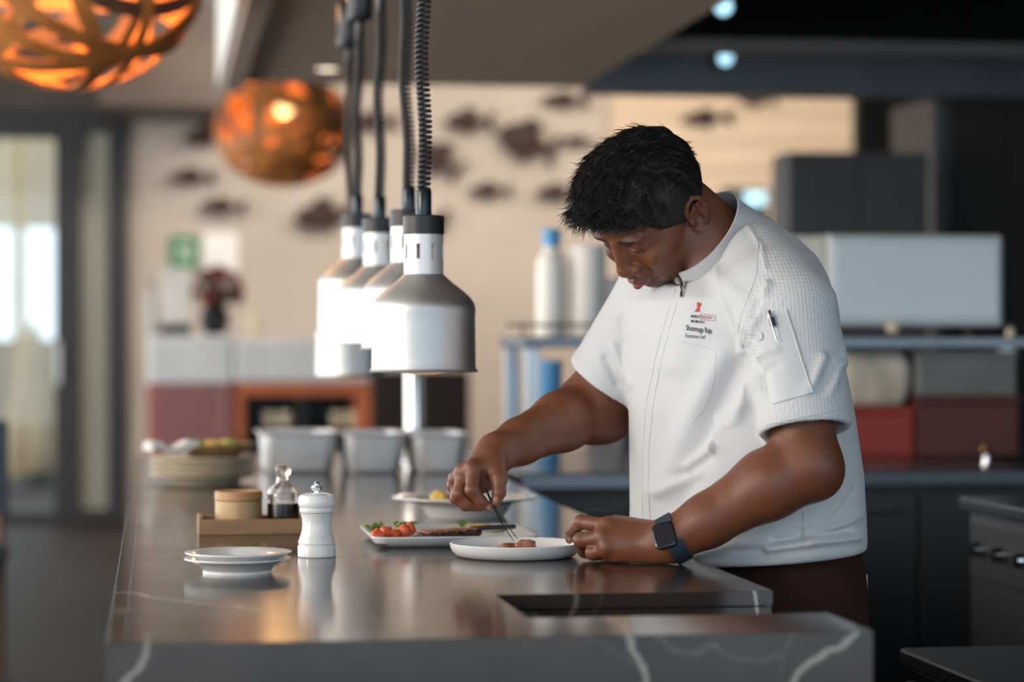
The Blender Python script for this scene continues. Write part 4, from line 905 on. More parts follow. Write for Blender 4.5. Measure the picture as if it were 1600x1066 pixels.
def build_body():
    B = Field(np.array([P(690, 0, 3.7).x, 3.38, .905]) - .02, np.array([1.20, 4.22, 1.63]), .0019)
    def he(c, r, k=.008, op='add'): B.ell(hp(*c), np.array(r) * HS, HA, k, op)
    def hc(a, b, ra, rb, k=.006, op='add', flat=None): B.cone(hp(*a), hp(*b), ra * HS, rb * HS, k, op, flat)
    # torso core and neck
    B.ell(npP(1150, 560, 3.85), (.165, .115, .20), np.stack([TL, TF, [0, 0, 1]]), .03)
    B.ell(npP(1168, 760, 3.87), (.18, .13, .20), np.stack([TL, TF, [0, 0, 1]]), .03)
    B.cone(Lsh, Rsh, .055, .055, .03)
    B.cone(npP(1132, 400, 3.84), hp(-28, -8, 0), .066, .060, .02)
    B.cone(npP(1098, 415, 3.825), hp(-10, -25, 6), .040, .050, .02)
    # skull and face
    he((-2, 54, 0), (91, 82, 77), .01)
    he((36, 60, 0), (58, 52, 64), .012)
    he((36, 4, 0), (58, 64, 67), .015)
    he((36, -38, 0), (50, 42, 60), .014)
    he((69, -60, 0), (22, 19, 30), .016)
    for s in (-1, 1):
        he((6, -42, 52 * s), (28, 26, 16), .016)
        he((66, -6, 42 * s), (24, 20, 20), .012)          # cheek bone
        he((58, -34, 38 * s), (28, 26, 22), .016)         # cheek
        he((89, 28, 31 * s), (13, 10, 16), .008, 'sub')   # socket
        he((81, 44, 27 * s), (15, 8, 26), .009)           # brow
        he((72, 26, 32 * s), (16, 13.5, 16), .003)        # lid over the eye
        hc((89, 19.5, 22 * s), (83, 17.5, 44 * s), 1.6, 1.4, .002, 'sub')   # lash line of the lowered lid
        hc((89, 36, 21 * s), (83, 36.5, 42 * s), 1.3, 1.2, .003, 'sub')     # lid fold
        hc((86, 12, 22 * s), (79, 12, 40 * s), 3.0, 2.6, .005)              # lower lid
    hc((90, 34, 0), (105, -6, 0), 9.5, 12, .009)
    he((105, -10, 0), (12.5, 11.5, 14.5), .006)
    for s in (-1, 1):
        he((97, -14, 15 * s), (12.5, 10, 9.5), .005)
        he((103, -22, 8 * s), (7, 4, 4.5), .003, 'sub')
        hc((98, -18, 20 * s), (86, -42, 33 * s), 1.5, 1.2, .008, 'sub')     # nasolabial fold
    he((92, -30, 0), (14, 15, 24), .01)                    # muzzle
    for s in (-1, 1):
        hc((106, -33.5, 3 * s), (93, -38.5, 24 * s), 5.4, 2.6, .004)
        hc((103.5, -46, 0), (92, -41.5, 22 * s), 6.6, 2.8, .004)
        hc((110, -39.8, 0), (94, -40.5, 25 * s), 1.7, 1.4, .002, 'sub')
    hc((107, -22, 0), (108, -29, 0), 2.2, 2.4, .005, 'sub')
    hc((96, -57, -12), (96, -57, 12), 3.5, 3.5, .008, 'sub')
    # ears
    for s in (-1, 1):
        he((-6, 6, 73 * s), (17, 30, 7), .006)
        rim = [(8, 14, 76), (8, 27, 80), (1, 36, 83), (-11, 38, 85), (-20, 30, 87), (-23, 14, 87), (-19, -2, 85), (-11, -14, 82), (-4, -24, 79), (3, -25, 77), (6, -16, 75)]
        for a, b in zip(rim[:-1], rim[1:]): hc((a[0], a[1], a[2] * s), (b[0], b[1], b[2] * s), 4.2, 4.2, .003)
        he((-1, -22, 78 * s), (8, 8, 5), .004)
        he((-4, 2, 84 * s), (9, 13, 8), .003, 'sub')
        he((-8, 24, 88 * s), (7, 8, 6), .003, 'sub')
        hc((-14, 22, 83 * s), (-14, -2, 82 * s), 3.0, 3.0, .003)
        he((7, 0, 77 * s), (4, 6, 4), .003)
    # left arm
    B.cone(Lsh, Lel, .052, .0475, .012); B.ell(npP(1280, 744, 3.605), (.03, .026, .03), np.eye(3), .025)
    fa = Lwr - Lel; mid = Lel + fa * .28 + npV(.0, .004, 0)
    B.cone(Lel, mid, .049, .0505, .02); B.cone(mid, Lel + fa * .72, .0505, .039, .02); B.cone(Lel + fa * .72, Lwr, .039, .0335, .015)
    # left hand on the worktop
    bk = npV(0, 0, 1)
    hw = npP(1032, 851, 3.635)
    B.cone(Lwr, hw, .033, .0315, .012)
    mcp = [npP(951, 822, 3.655), npP(943, 840, 3.645), npP(950, 857, 3.640), npP(966, 868, 3.645)]
    car = [npP(1022, 836, 3.642), npP(1022, 846, 3.632), npP(1024, 856, 3.63), npP(1028, 864, 3.636)]
    for i in range(4):
        B.cone(car[i], mcp[i], .0185, .0140, .012)
        B.cone(car[i] + npV(0, 0, .018), mcp[i] + npV(.012, 0, .018), .020, .016, .012)
        B.ell(mcp[i] + npV(-.001, .001, -.003), (.0135, .0135, .0135), np.eye(3), .006)
        B.cone(mcp[i] + npV(.004, 0, -.009), car[i] * .45 + mcp[i] * .55 + npV(0, 0, -.010), .0032, .002, .006)   # tendon
    fing = [([mcp[0], npP(908, 816, 3.685), npP(893, 831, 3.712), npP(890, 843, 3.728)], (.0125, .0105, .0092, .0072)),
            ([mcp[1], npP(908, 844, 3.662), npP(913, 862, 3.688), npP(928, 866, 3.692)], (.0130, .0112, .0098, .0085)),
            ([mcp[2], npP(926, 864, 3.652), npP(932, 872, 3.680), npP(948, 869, 3.686)], (.0125, .0105, .0092, .008)),
            ([mcp[3], npP(947, 871, 3.655), npP(955, 873, 3.675), npP(968, 870, 3.68)], (.0115, .0095, .0085, .0075))]
    for pts, rs in fing:
        for i in range(3): B.cone(pts[i], pts[i + 1], rs[i], rs[i + 1], .0035)
        B.ell(pts[1], (rs[1] * 1.08,) * 3, np.eye(3), .003)
    th_ = [npP(1010, 838, 3.665), npP(972, 826, 3.70), npP(938, 830, 3.73), npP(914, 842, 3.742)]
    for i, (a, b) in enumerate(((.017, .0135), (.0135, .011), (.011, .0085))): B.cone(th_[i], th_[i + 1], a, b, .006)
    # right arm
    B.cone(npP(1050, 470, 3.98), Rel, .058, .0535, .02); B.ell(npP(948, 658, 4.03), (.042, .036, .036), np.eye(3), .03)
    fr = Rwr - Rel; mid = Rel + fr * .30
    B.cone(Rel, mid, .0515, .0475, .02); B.cone(mid, Rel + fr * .75, .0475, .0365, .02); B.cone(Rel + fr * .75, Rwr, .036, .031, .015)
    # right hand pinching the tweezers
    hw = npP(764, 722, 3.825)
    B.cone(Rwr, hw, .030, .029, .012)
    mcp = [npP(740, 734, 3.785), npP(725, 739, 3.797), npP(715, 750, 3.815), npP(713, 760, 3.84)]
    car = [npP(768, 722, 3.805), npP(760, 721, 3.812), npP(757, 724, 3.83), npP(758, 728, 3.845)]
    for i in range(4):
        B.cone(car[i], mcp[i], .019, .0135, .012)
        B.ell(mcp[i] + npV(-.002, .003, -.002), (.0130,) * 3, np.eye(3), .006)
    B.ell(npP(752, 746, 3.825), (.026, .026, .026), np.eye(3), .012)
    fing = [([mcp[0], npP(738, 766, 3.765), npP(752, 784, 3.766), npP(763, 793, 3.771)], (.0128, .0108, .0092, .0072)),
            ([mcp[1], npP(718, 771, 3.785), npP(732, 787, 3.785), npP(750, 792, 3.786)], (.0128, .0110, .0095, .008)),
            ([mcp[2], npP(714, 778, 3.812), npP(727, 790, 3.808), npP(744, 792, 3.806)], (.0122, .0102, .009, .0078)),
            ([mcp[3], npP(717, 780, 3.842), npP(728, 789, 3.836), npP(742, 788, 3.83)], (.011, .0092, .0082, .0072))]
    for pts, rs in fing:
        for i in range(3): B.cone(pts[i], pts[i + 1], rs[i], rs[i + 1], .0035)
        B.ell(pts[1], (rs[1] * 1.08,) * 3, np.eye(3), .003)
    B.cone(npP(772, 722, 3.805), npP(779, 748, 3.782), .018, .0135, .012); B.cone(npP(779, 748, 3.782), npP(780, 770, 3.772), .0130, .0105, .005); B.cone(npP(780, 770, 3.772), npP(774, 786, 3.774), .0105, .0082, .004)
    B.cone(npP(766, 735, 3.81), npP(752, 742, 3.80), .012, .010, .01)
    # nothing below the worktop surface near the hands
    B.clear_top()
    co, f = B.mesh('body'); co = relax(co, f, 2, .45)
    u, v, d = project(co); loc = (co - HC) @ HA.T / HS
    nrm = vnormals(co, f)
    # flat thumb and finger nails, lips, brows and beard shadow belong to the skin's own colouring
    nail = np.zeros(len(co))
    for cu, cv, ru, rv, dd in ((764, 793.5, 4.0, 4.8, 3.766), (774, 781, 4.2, 6.0, 3.766), (889, 841, 2.6, 5.0, 3.722)):
        m = np.clip(1.6 - np.hypot((u - cu) / ru, (v - cv) / rv) * 1.3, 0, 1) * (np.abs(d - dd) < .012) * ((nrm @ nfw) < -.1); nail = np.maximum(nail, m)
    F_, U_, L_ = loc.T; La = np.abs(L_)
    lc = -45.5 + .0 * La
    lip = np.clip(1.25 - np.hypot((La) / 25.0, (U_ - (-40.5)) / 9.5) ** 2 * 1.15, 0, 1) * (F_ > 88)
    bw = np.clip(1.3 - np.abs(U_ - (43 + .10 * (La - 14) - .006 * (La - 26) ** 2)) / 4.8, 0, 1) * np.clip((La - 9) / 4, 0, 1) * np.clip((49 - La) / 8, 0, 1) * (F_ > 62)
    st = np.clip((F_ - 30) / 30, 0, 1) * np.clip((-24 - U_) / 14, 0, 1) * (F_ > 20)
    st = np.maximum(st, np.clip(1.2 - np.hypot(La / 22, (U_ + 26) / 6), 0, 1) * (F_ > 85))
    near = np.linalg.norm(loc, axis=1) < 150
    return co, f, dict(nail=nail, lip=lip * near, brow=bw * near, beard=st * near)
bco, bf, battr = build_body()

def skin_material():
    m = mat('brown_skin', (.190, .064, .030), .43, col2=(.145, .046, .022), nscale=22, bump=.16, bscale=420, sss=.12)
    nt = m.node_tree; N = nt.nodes; L = nt.links; b = N['Principled BSDF']; src = b.inputs['Base Color'].links[0].from_socket
    for an, col, w in (('beard', (.075, .030, .020), .45), ('lip', (.30, .095, .070), .75), ('brow', (.010, .007, .006), .93), ('nail', (.50, .27, .19), .8)):
        at = N.new('ShaderNodeAttribute'); at.attribute_name = an; mu = N.new('ShaderNodeMath'); mu.operation = 'MULTIPLY'; mu.inputs[1].default_value = w; L.new(at.outputs['Fac'], mu.inputs[0])
        mx = N.new('ShaderNodeMix'); mx.data_type = 'RGBA'; L.new(mu.outputs[0], mx.inputs['Factor']); L.new(src, mx.inputs['A']); mx.inputs['B'].default_value = (*col, 1); src = mx.outputs['Result']
    L.new(src, b.inputs['Base Color'])
    return m
pbuild('body', bco, bf, skin_material(), battr)

# ---- hair
def build_hair():
    H = Field(HC - .19, HC + .19, .0024)
    def he(c, r, k=.012, op='add'): H.ell(hp(*c), np.array(r) * HS, HA, k, op)
    he((-4, 55, 0), (95, 88, 86)); he((34, 90, 0), (64, 46, 70)); he((66, 90, 4), (34, 28, 58)); he((84, 88, -12), (20, 19, 44)); he((-16, 86, 0), (58, 44, 64)); he((16, 100, -16), (62, 36, 62))
    he((18, 22, 66), (12, 30, 10), .006); he((18, 22, -66), (12, 30, 10), .006)
    lo, hi = HC - .19, HC + .19
    n = .772 * HF - .636 * HU
    H.half(hp(52, 33, 0), n, lo, hi, .010)
    n2 = .50 * HF - .866 * HU
    H.half(hp(-25, -16, 0), n2, lo, hi, .010)
    co, f = H.mesh('hair'); nr = vnormals(co, f)
    loc = (co - HC) @ HA.T / HS
    # locks: swept ridges
    F_, U_, L_ = loc.T
    w = np.clip((U_ - 40) / 50, 0, 1)
    ph = L_ * .22 + 1.2 * np.sin(F_ * .05 + 1) + .6 * np.sin(U_ * .06); amp = (.0022 * np.sin(ph) + .0018 * np.sin(ph * 2.3 + F_ * .06 + 2) + .0012 * np.sin(F_ * .21 + L_ * .1)) * (.4 + w)
    co = co + nr * amp[:, None]
    return co, f
hco, hf = build_hair()
m_hair = mat('black_hair', (.010, .009, .009), .42, col2=(.016, .013, .012), nscale=40, bump=.5, bscale=300, spec=.35)
def hair_strands(co, f):
    nr = vnormals(co, f); loc = (co - HC) @ HA.T / HS; r_ = np.random.default_rng(3)
    ids = r_.choice(len(co), 14000); vs = []; fs = []; nseg = 5
    keep = ((loc[ids, 1] > -30))
    ids = ids[keep]; p0 = co[ids] - nr[ids] * .003; n0 = nr[ids]; L0 = loc[ids]
    top = np.clip((L0[:, 1] - 30) / 70, 0, 1)[:, None]
    swirl = np.sin(L0[:, 2] * .06 + L0[:, 0] * .03)[:, None]
    flow = top * (HF[None] * .9 + HL[None] * (.35 * swirl) + HU[None] * .15) + (1 - top) * (-HU[None] * .8 + HF[None] * .25) + r_.normal(0, .28, (len(ids), 3))
    flow -= n0 * (flow * n0).sum(1)[:, None]; flow /= np.linalg.norm(flow, axis=1)[:, None]
    ln = (.009 + .020 * top[:, 0]) * r_.uniform(.6, 1.25, len(ids)); front = (L0[:, 0] > 55) & (L0[:, 1] > 60); ln[front] *= 1.15
    lift = ((.10 + .16 * r_.random(len(ids))) * (1 + 1.2 * np.clip((L0[:, 0] - 30) / 40, 0, 1)))[:, None]
    sd_ = np.cross(flow, n0); path = []
    for i in range(nseg + 1):
        t = i / nseg; path.append(p0 + (flow * (t) + n0 * lift * (t - .75 * t * t)) * ln[:, None])
    rad = .00062
    ang = [0, 2.094, 4.189]; V = np.zeros((len(ids), nseg + 1, 3, 3))
    for i in range(nseg + 1):
        rr = rad * (1 - .8 * (i / nseg) ** 2)
        for k, a in enumerate(ang): V[:, i, k] = path[i] + rr * (sd_ * math.cos(a) + n0 * math.sin(a))
    base = (np.arange(len(ids)) * (nseg + 1) * 3)[:, None]
    for i in range(nseg):
        for k in range(3):
            k2 = (k + 1) % 3; fs.append(base + np.array([[i * 3 + k, i * 3 + k2, (i + 1) * 3 + k2, (i + 1) * 3 + k]]))
    return V.reshape(-1, 3), np.concatenate(fs)
sco, sf = hair_strands(hco, hf)
pbuild('hair', np.concatenate([hco, sco]), np.concatenate([hf, sf + len(hco)]), m_hair)
# lashes along the lowered lid
for s in (-1, 1):
    pts = [Vector(hp(90 - .32 * t * t / 22, 18.6 - 1.0 * math.sin(t / 22 * 3.14), (22 + t) * s)) for t in range(0, 23, 2)]
    pmb('eyelashes', MB().tube(pts, [.0006 + .0009 * math.sin(math.pi * (i + .5) / 12) for i in range(12)], 6), m_hair)

# ---- jacket
def collar_frame():
    O = np.array(P(1116, 388, 3.835)); fr = npV(-.55, -.77, -.33); fr /= np.linalg.norm(fr); lf = npV(.515, 0, -.857); lf -= fr * (lf @ fr); lf /= np.linalg.norm(lf); up = np.cross(fr, lf)
    if up[2] < 0: up = -up
    return O, fr, lf, up
def build_jacket():
    J = Field(np.array([.50, 3.38, .84]), np.array([1.24, 4.25, 1.52]), .0032)
    rows = [(340, 1172, 3.85, .030, .025), (352, 1172, 3.85, .055, .035), (375, 1170, 3.85, .100, .056), (402, 1163, 3.845, .148, .078), (432, 1153, 3.84, .180, .100), (470, 1144, 3.838, .198, .126), (520, 1141, 3.84, .203, .138), (570, 1145, 3.845, .205, .144),
            (650, 1156, 3.855, .212, .148), (740, 1163, 3.865, .220, .153), (800, 1165, 3.87, .220, .156), (835, 1165, 3.87, .222, .157), (850, 1165, 3.87, .221, .157), (872, 1162, 3.87, .210, .148), (930, 1168, 3.87, .205, .140)]
    zz = [P(0, v, d).z for v, u, d, w_, e_ in rows]; o = np.argsort(zz); zz = np.array(zz)[o]
    cx = np.array([P(u, v, d).x for v, u, d, w_, e_ in rows])[o]; cy = np.array([P(u, v, d).y for v, u, d, w_, e_ in rows])[o]; ww = np.array([r[3] for r in rows])[o]; ee = np.array([r[4] for r in rows])[o]
    sl, x, y, z = J.sub([.50, 3.38, .84], [1.24, 4.25, 1.52]); z1 = z.ravel()
    iz = lambda q: np.interp(z1, zz, q)[None, None, :].astype(np.float32)
    dx, dy = x - iz(cx), y - iz(cy); pl = dx * TL[0] + dy * TL[1]; pf = dx * TF[0] + dy * TF[1]
    W_, E_ = iz(ww), iz(ee); q = (np.abs(pl / W_) ** 2.25 + np.abs(pf / E_) ** 2.25) ** (1 / 2.25)
    d = ((q - 1) * np.minimum(W_, E_) * .8).astype(np.float32); d = np.maximum(d, z - zz[-1])
    J.put(sl, d, .001)
    # shoulders and sleeves
    shL = npP(1204, 454, 3.70); J.ell(shL, (.066, .070, .066), np.eye(3), .04)
    J.ell(npP(1172, 400, 3.77), (.052, .060, .050), np.eye(3), .035)
    shR = npP(1040, 462, 3.96); J.ell(shR, (.075, .075, .08), np.eye(3), .05)
    eL = npP(1258, 674, 3.605); sL = npP(1236, 492, 3.655); eR = npP(946, 600, 4.00)
    axL = eL - sL; axL /= np.linalg.norm(axL); axR = eR - shR; axR /= np.linalg.norm(axR)
    def sleeve(a, e, ax, ra, rb, rin, k, tilt):
        L_ = np.linalg.norm(e - a); m = .11; sl, x, y, z = J.sub(np.minimum(a, e) - m, np.maximum(a, e) + m); dx, dy, dz = x - a[0], y - a[1], z - a[2]
        al = dx * ax[0] + dy * ax[1] + dz * ax[2]; t = np.clip(al, 0, L_ + .05); ex, ey, ez = dx - t * ax[0], dy - t * ax[1], dz - t * ax[2]; rr = np.sqrt(ex * ex + ey * ey + ez * ez)
        pl_ = al - L_ + tilt * (ex * RT.x + ey * RT.y)
        o_ = rr - (ra + (rb - ra) * np.clip(t / L_, 0, 1)) - .0025 * np.exp(-((pl_ + .012) / .010) ** 2); o_ = np.maximum(o_, pl_)
        o_ = np.maximum(o_, -np.maximum(rr - rin, -(al - L_ + .035)))
        J.put(sl, o_.astype(np.float32), k)
    sleeve(sL, eL, axL, .0745, .0690, .0600, .018, .0); sleeve(shR, eR, axR, .080, .0690, .0610, .010, .0)
    O, fr, lf, up = collar_frame(); J.ell(O + up * .030, (.097, .092, .050), np.stack([fr, lf, up]), .008, 'sub')
    # hem, a little lower at the front
    J.half(np.array(P(1170, 868, 3.87)), np.array(V3(.075, -1, 0)), np.array([.5, 3.38, .84]), np.array([1.24, 4.25, .97]), .006)
    J.clear_top()
    co, f = J.mesh('jacket'); co = relax(co, f, 3, .5)
    return co, f, axL, axR, eL, eR
jco, jf, axL, axR, eL, eR = build_jacket()
def fold(co, f, folds):
    nr = vnormals(co, f); u, v, d = project(co); fc = np.clip(-(nr @ np.array([RT.x * 0 + FW.x, FW.y, 0])) * 2.2 + .25, 0, 1); dsp = np.zeros(len(co))
    for pts, wd, amp, *dr in folds:
        g = 1.35 * amp * np.exp(-(seg_dist(u, v, pts) / wd) ** 2)
        if dr: g *= (d > dr[0]) & (d < dr[1])
        dsp += g
    dsp *= np.clip(((eL - co) @ axL - .030) / .03, 0, 1) * (np.linalg.norm(co - eL, axis=1) < .16) + (np.linalg.norm(co - eL, axis=1) >= .16)
    return co + nr * (dsp * fc)[:, None]
NEAR = (3.0, 3.70)
folds = [([(1165, 545), (1190, 590), (1205, 650)], 9, -.006), ([(1150, 575), (1120, 640), (1085, 730), (1060, 790)], 18, -.007), ([(1170, 600), (1150, 660), (1120, 700)], 12, .008), ([(1130, 560), (1060, 690), (1030, 760)], 20, .006),
         ([(1075, 730), (1120, 690), (1150, 672)], 9, .007), ([(1060, 745), (1110, 712), (1145, 700)], 8, -.002), ([(1030, 770), (1090, 740)], 9, .005),
         ([(1175, 500), (1165, 520), (1160, 548)], 7, .007), ([(1190, 470), (1176, 500)], 7, -.006), ([(1200, 445), (1186, 490), (1178, 520)], 6, .005),
         ([(1180, 560), (1200, 548), (1215, 545)], 5, .004), ([(1190, 585), (1215, 572)], 5, -.003), ([(1240, 640), (1270, 600), (1285, 560)], 8, .006), ([(1262, 655), (1285, 610), (1300, 570)], 8, -.003), ([(1280, 650), (1300, 610), (1310, 570)], 7, .005),
         ([(1315, 470), (1322, 510)], 7, -.006), ([(1322, 540), (1318, 570)], 6, .004), ([(1208, 660), (1205, 690)], 5, .003), 
         ([(1000, 700), (1010, 760), (1005, 820)], 12, .004), ([(1045, 600), (1030, 700), (1040, 800)], 22, -.004), ([(1240, 800), (1280, 770), (1310, 740)], 10, .005), ([(1250, 830), (1300, 800), (1330, 770)], 8, -.005), ([(1265, 842), (1310, 822), (1340, 805)], 8, .006),
         ([(1090, 866), (1150, 850), (1200, 848)], 7, .005), ([(1085, 850), (1140, 838)], 7, -.004), ([(1200, 858), (1260, 850), (1340, 840)], 6, .007), ([(1205, 846), (1260, 838), (1325, 828)], 5, -.006), ([(1040, 840), (1120, 800), (1180, 790)], 14, .004),
         ([(1120, 430), (1160, 470), (1170, 500)], 14, .004), ([(1080, 470), (1060, 560), (1040, 640)], 26, .004), ([(960, 540), (975, 580), (985, 600)], 6, .004, 3.8, 4.2), ([(945, 560), (965, 600)], 6, -.004, 3.8, 4.2), ([(970, 500), (980, 540)], 7, -.004, 3.8, 4.2),
         ([(1165, 350), (1190, 385), (1196, 420)], 4, .002), ([(1120, 410), (1130, 470), (1150, 520)], 4, .0018)]
jco = fold(jco, jf, folds)
ju, jv, jd = project(jco)
poly = [(1165, 345), (1190, 385), (1178, 440), (1150, 500), (1165, 545), (1200, 650), (1206, 690), (1340, 690), (1340, 330), (1240, 330)]
pq = np.zeros(len(jco)); 
def inside(u, v, poly):
    c = np.zeros(len(u), bool); n = len(poly)
    for i in range(n):
        (x0, y0), (x1, y1) = poly[i], poly[(i + 1) % n]; k = ((y0 > v) != (y1 > v)); t = np.where(k, (x1 - x0) * (v - y0) / np.where(k, y1 - y0, 1) + x0, 0); c ^= k & (u < t)
    return c
pq = (inside(ju, jv, poly) & (jd < 3.82)).astype(float)
def cloth_mat(name, col):
    m = mat(name, col, .78, col2=tuple(c * .96 for c in col), nscale=5, sheen=.15, bump=.12, bscale=260); nt = m.node_tree; N = nt.nodes; L = nt.links; b = N['Principled BSDF']
    at = N.new('ShaderNodeAttribute'); at.attribute_name = 'pique'; tc = N.new('ShaderNodeTexCoord')
    vo = N.new('ShaderNodeTexVoronoi'); vo.inputs['Scale'].default_value = 175; vo.inputs['Randomness'].default_value = .12; L.new(tc.outputs['Object'], vo.inputs['Vector'])
    mu = N.new('ShaderNodeMath'); mu.operation = 'MULTIPLY'; L.new(vo.outputs['Distance'], mu.inputs[0]); L.new(at.outputs['Fac'], mu.inputs[1])
    bp = N.new('ShaderNodeBump'); bp.inputs['Strength'].default_value = .55; bp.inputs['Distance'].default_value = .0025; L.new(mu.outputs[0], bp.inputs['Height'])
    old = b.inputs['Normal'].links[0].from_socket; L.new(old, bp.inputs['Normal']); L.new(bp.outputs[0], b.inputs['Normal'])
    return m
m_jkt = cloth_mat('white_jacket_cotton', (.60, .61, .63))
jacket = pbuild('jacket', jco, jf, m_jkt, dict(pique=pq))
BV = BVHTree.FromPolygons([tuple(x) for x in jco], [tuple(int(i) for i in q) for q in jf])
def hit(u, v, off=.0):
    o = Vector((0, 0, CAM_Z)); r = (P(u, v, 1) - o).normalized(); h = BV.ray_cast(o, r)
    if h[0] is None: return None
    n = h[1] if h[1].dot(r) < 0 else -h[1]
    return h[0] + n * off, n
def surf_line(pts, r, name, m, step=5, off=.0004, parent=None):
    out = []
    for (a, b), (c, d) in zip(pts[:-1], pts[1:]):
        n = max(1, int(math.hypot(c - a, d - b) / step))
        for i in range(n): 
            h = hit(a + (c - a) * i / n, b + (d - b) * i / n, off)
            if h: out.append(h[0])
    h = hit(*pts[-1], off)
    if h: out.append(h[0])
    for _ in range(2): out = [out[0]] + [(out[i - 1] + out[i] * 2 + out[i + 1]) / 4 for i in range(1, len(out) - 1)] + [out[-1]]
    return pmb(name, MB().tube(out, r, 6), m, parent or jacket)
m_seam = mat('jacket_seam_thread', (.56, .57, .59), .8); m_pip = mat('jacket_piping', (.68, .69, .71), .6)
surf_line([(1066, 448), (1050, 500), (1034, 560), (1021, 630), (1014, 700), (1013, 760), (1016, 820), (1018, 862)], .0006, 'zip_placket', m_seam, off=.0001)
surf_line([(1056, 452), (1040, 500), (1024, 560), (1010, 630), (1004, 700), (1003, 760), (1004, 815)], .0005, 'zip_placket', m_seam, off=.0001)
surf_line([(1060, 532), (1090, 540), (1119, 547)], .0005, 'chest_pocket', m_seam, off=.0001); surf_line([(1119, 547), (1117, 590), (1110, 620), (1094, 648), (1080, 662)], .0005, 'chest_pocket', m_seam, off=.0001)
surf_line([(1166, 348), (1186, 380), (1182, 430), (1160, 490), (1152, 520), (1162, 545)], .0007, 'raglan_seam', m_seam, off=.0002)
surf_line([(1197, 664), (1240, 655), (1290, 645), (1319, 638)], .0008, 'cuff_stitching', m_seam)
surf_line([(1254, 800), (1256, 830), (1258, 856)], .0008, 'side_seam', m_seam)
# sleeve pocket: a patch lying on the sleeve, edged with piping
def patch(quad, nu, nv, off, name, m, parent=None):
    (a, b, c, d) = quad; vs = []; nn = []
    for j in range(nv + 1):
        for i in range(nu + 1):
            s, t = i / nu, j / nv; u = (a[0] * (1 - s) + b[0] * s) * (1 - t) + (d[0] * (1 - s) + c[0] * s) * t; v = (a[1] * (1 - s) + b[1] * s) * (1 - t) + (d[1] * (1 - s) + c[1] * s) * t
            h = hit(u, v, off); vs.append(h[0]); nn.append(h[1])
    n = len(vs); vs2 = vs + [p - q * (off + .001) for p, q in zip(vs, nn)]; fs = []
    for j in range(nv):
        for i in range(nu):
            k = j * (nu + 1) + i; fs.append((k, k + 1, k + nu + 2, k + nu + 1)); fs.append((k + n, k + nu + 1 + n, k + nu + 2 + n, k + 1 + n))
    bd = [i for i in range(nu)] + [nu + j * (nu + 1) for j in range(nv)] + [nv * (nu + 1) + nu - i for i in range(nu)] + [(nv - j) * (nu + 1) for j in range(nv)]
    for x, y in zip(bd, bd[1:] + bd[:1]): fs.append((x, x + n, y + n, y))
    return pmb(name, MB().add(vs2, fs), m, parent or jacket, 60)
m_pk2 = mat('jacket_pocket_cotton', (.60, .61, .63), .75, bump=.1, bscale=200)
patch([(1181, 512), (1228, 486), (1268, 612), (1207, 630)], 14, 22, .0009, 'sleeve_pocket', m_pk2)
surf_line([(1228, 484), (1240, 522), (1253, 566), (1269, 612)], .0013, 'pocket_piping', m_pip, off=.0022); surf_line([(1269, 612), (1240, 622), (1208, 631)], .0010, 'pocket_piping', m_pip, off=.0018)
h = hit(1188, 526, .0018)
sn = MB().lathe([(0, 0), (.0070, 0), (.0070, .001), (.0055, .0016), (.003, .0010), (0, .0010)], 24, h[0], axis=h[1]); pmb('snap_button', sn, mat('pearl_button', (.52, .53, .55), .45), jacket)
# pen
pe0, pe1 = hit(1206, 493, .006)[0], hit(1217, 535, .004)[0]; ax = (pe1 - pe0)
pen = thing('pen', 'black pen with silver clip in the sleeve pocket of the chef', 'pen', pe0)
def loc_tube(o, pts, r, nm, m): return MB().tube([Vector(p) - o for p in pts], r, 12).build(nm, m, pen)
loc_tube(pe0, [pe0, pe0 + ax * .42], .0042, 'barrel', m_blk); loc_tube(pe0, [pe0 - ax * .16, pe0 - ax * .01], .0022, 'push_button', m_blk)
nrm_ = hit(1210, 505)[1]; loc_tube(pe0, [pe0 + nrm_ * .0042 + ax * .0, pe0 + nrm_ * .0055 + ax * .08, pe0 + nrm_ * .004 + ax], .0014, 'clip', m_chr)
loc_tube(pe0, [pe0 - ax * .005, pe0 + ax * .12], .0046, 'ring', m_chr)
# collar
def collar():
    O, fr, lf, up = collar_frame()
    n = 60; vs = []; rows = 8
    for i in range(n + 1):
        a = math.radians(5) + (2 * math.pi - math.radians(10)) * i / n
        ca, sa = math.cos(a), math.sin(a)
        for j in range(rows + 1):
            t = j / rows; fl = 1.20 - .24 * t ** .7 + .06 * max(0, t - .8) * 5 * (.5 - .5 * ca); hgt = -.034 + (.070 - .006 * ca) * t
            p = O + fr * ca * .083 * fl + lf * sa * .079 * fl + up * hgt
            vs.append((p, O))
    P1 = np.array([p for p, _ in vs]); 
    fs = [(i * (rows + 1) + j, (i + 1) * (rows + 1) + j, (i + 1) * (rows + 1) + j + 1, i * (rows + 1) + j + 1) for i in range(n) for j in range(rows)]
    cen = P1 - O; out = cen - np.outer(cen @ up, up); out /= np.linalg.norm(out, axis=1)[:, None]
    P2 = P1 - out * .0035; N_ = len(P1); q = fs + [tuple(x + N_ for x in reversed(f)) for f in fs]
    bd = [j for j in range(rows)] ; 
    for j in range(rows): q.append((j, j + 1, j + 1 + N_, j + N_)); e = n * (rows + 1); q.append((e + j + 1, e + j, e + j + N_, e + j + 1 + N_))
    for i in range(n):
        for j, s in ((0, 1), (rows, -1)):
            a, b = i * (rows + 1) + j, (i + 1) * (rows + 1) + j; q.append((a, a + N_, b + N_, b) if s > 0 else (b, b + N_, a + N_, a))
    return MB().add([tuple(x) for x in np.concatenate([P1, P2])], q)
pmb('collar', collar(), m_pk2, jacket, 70)
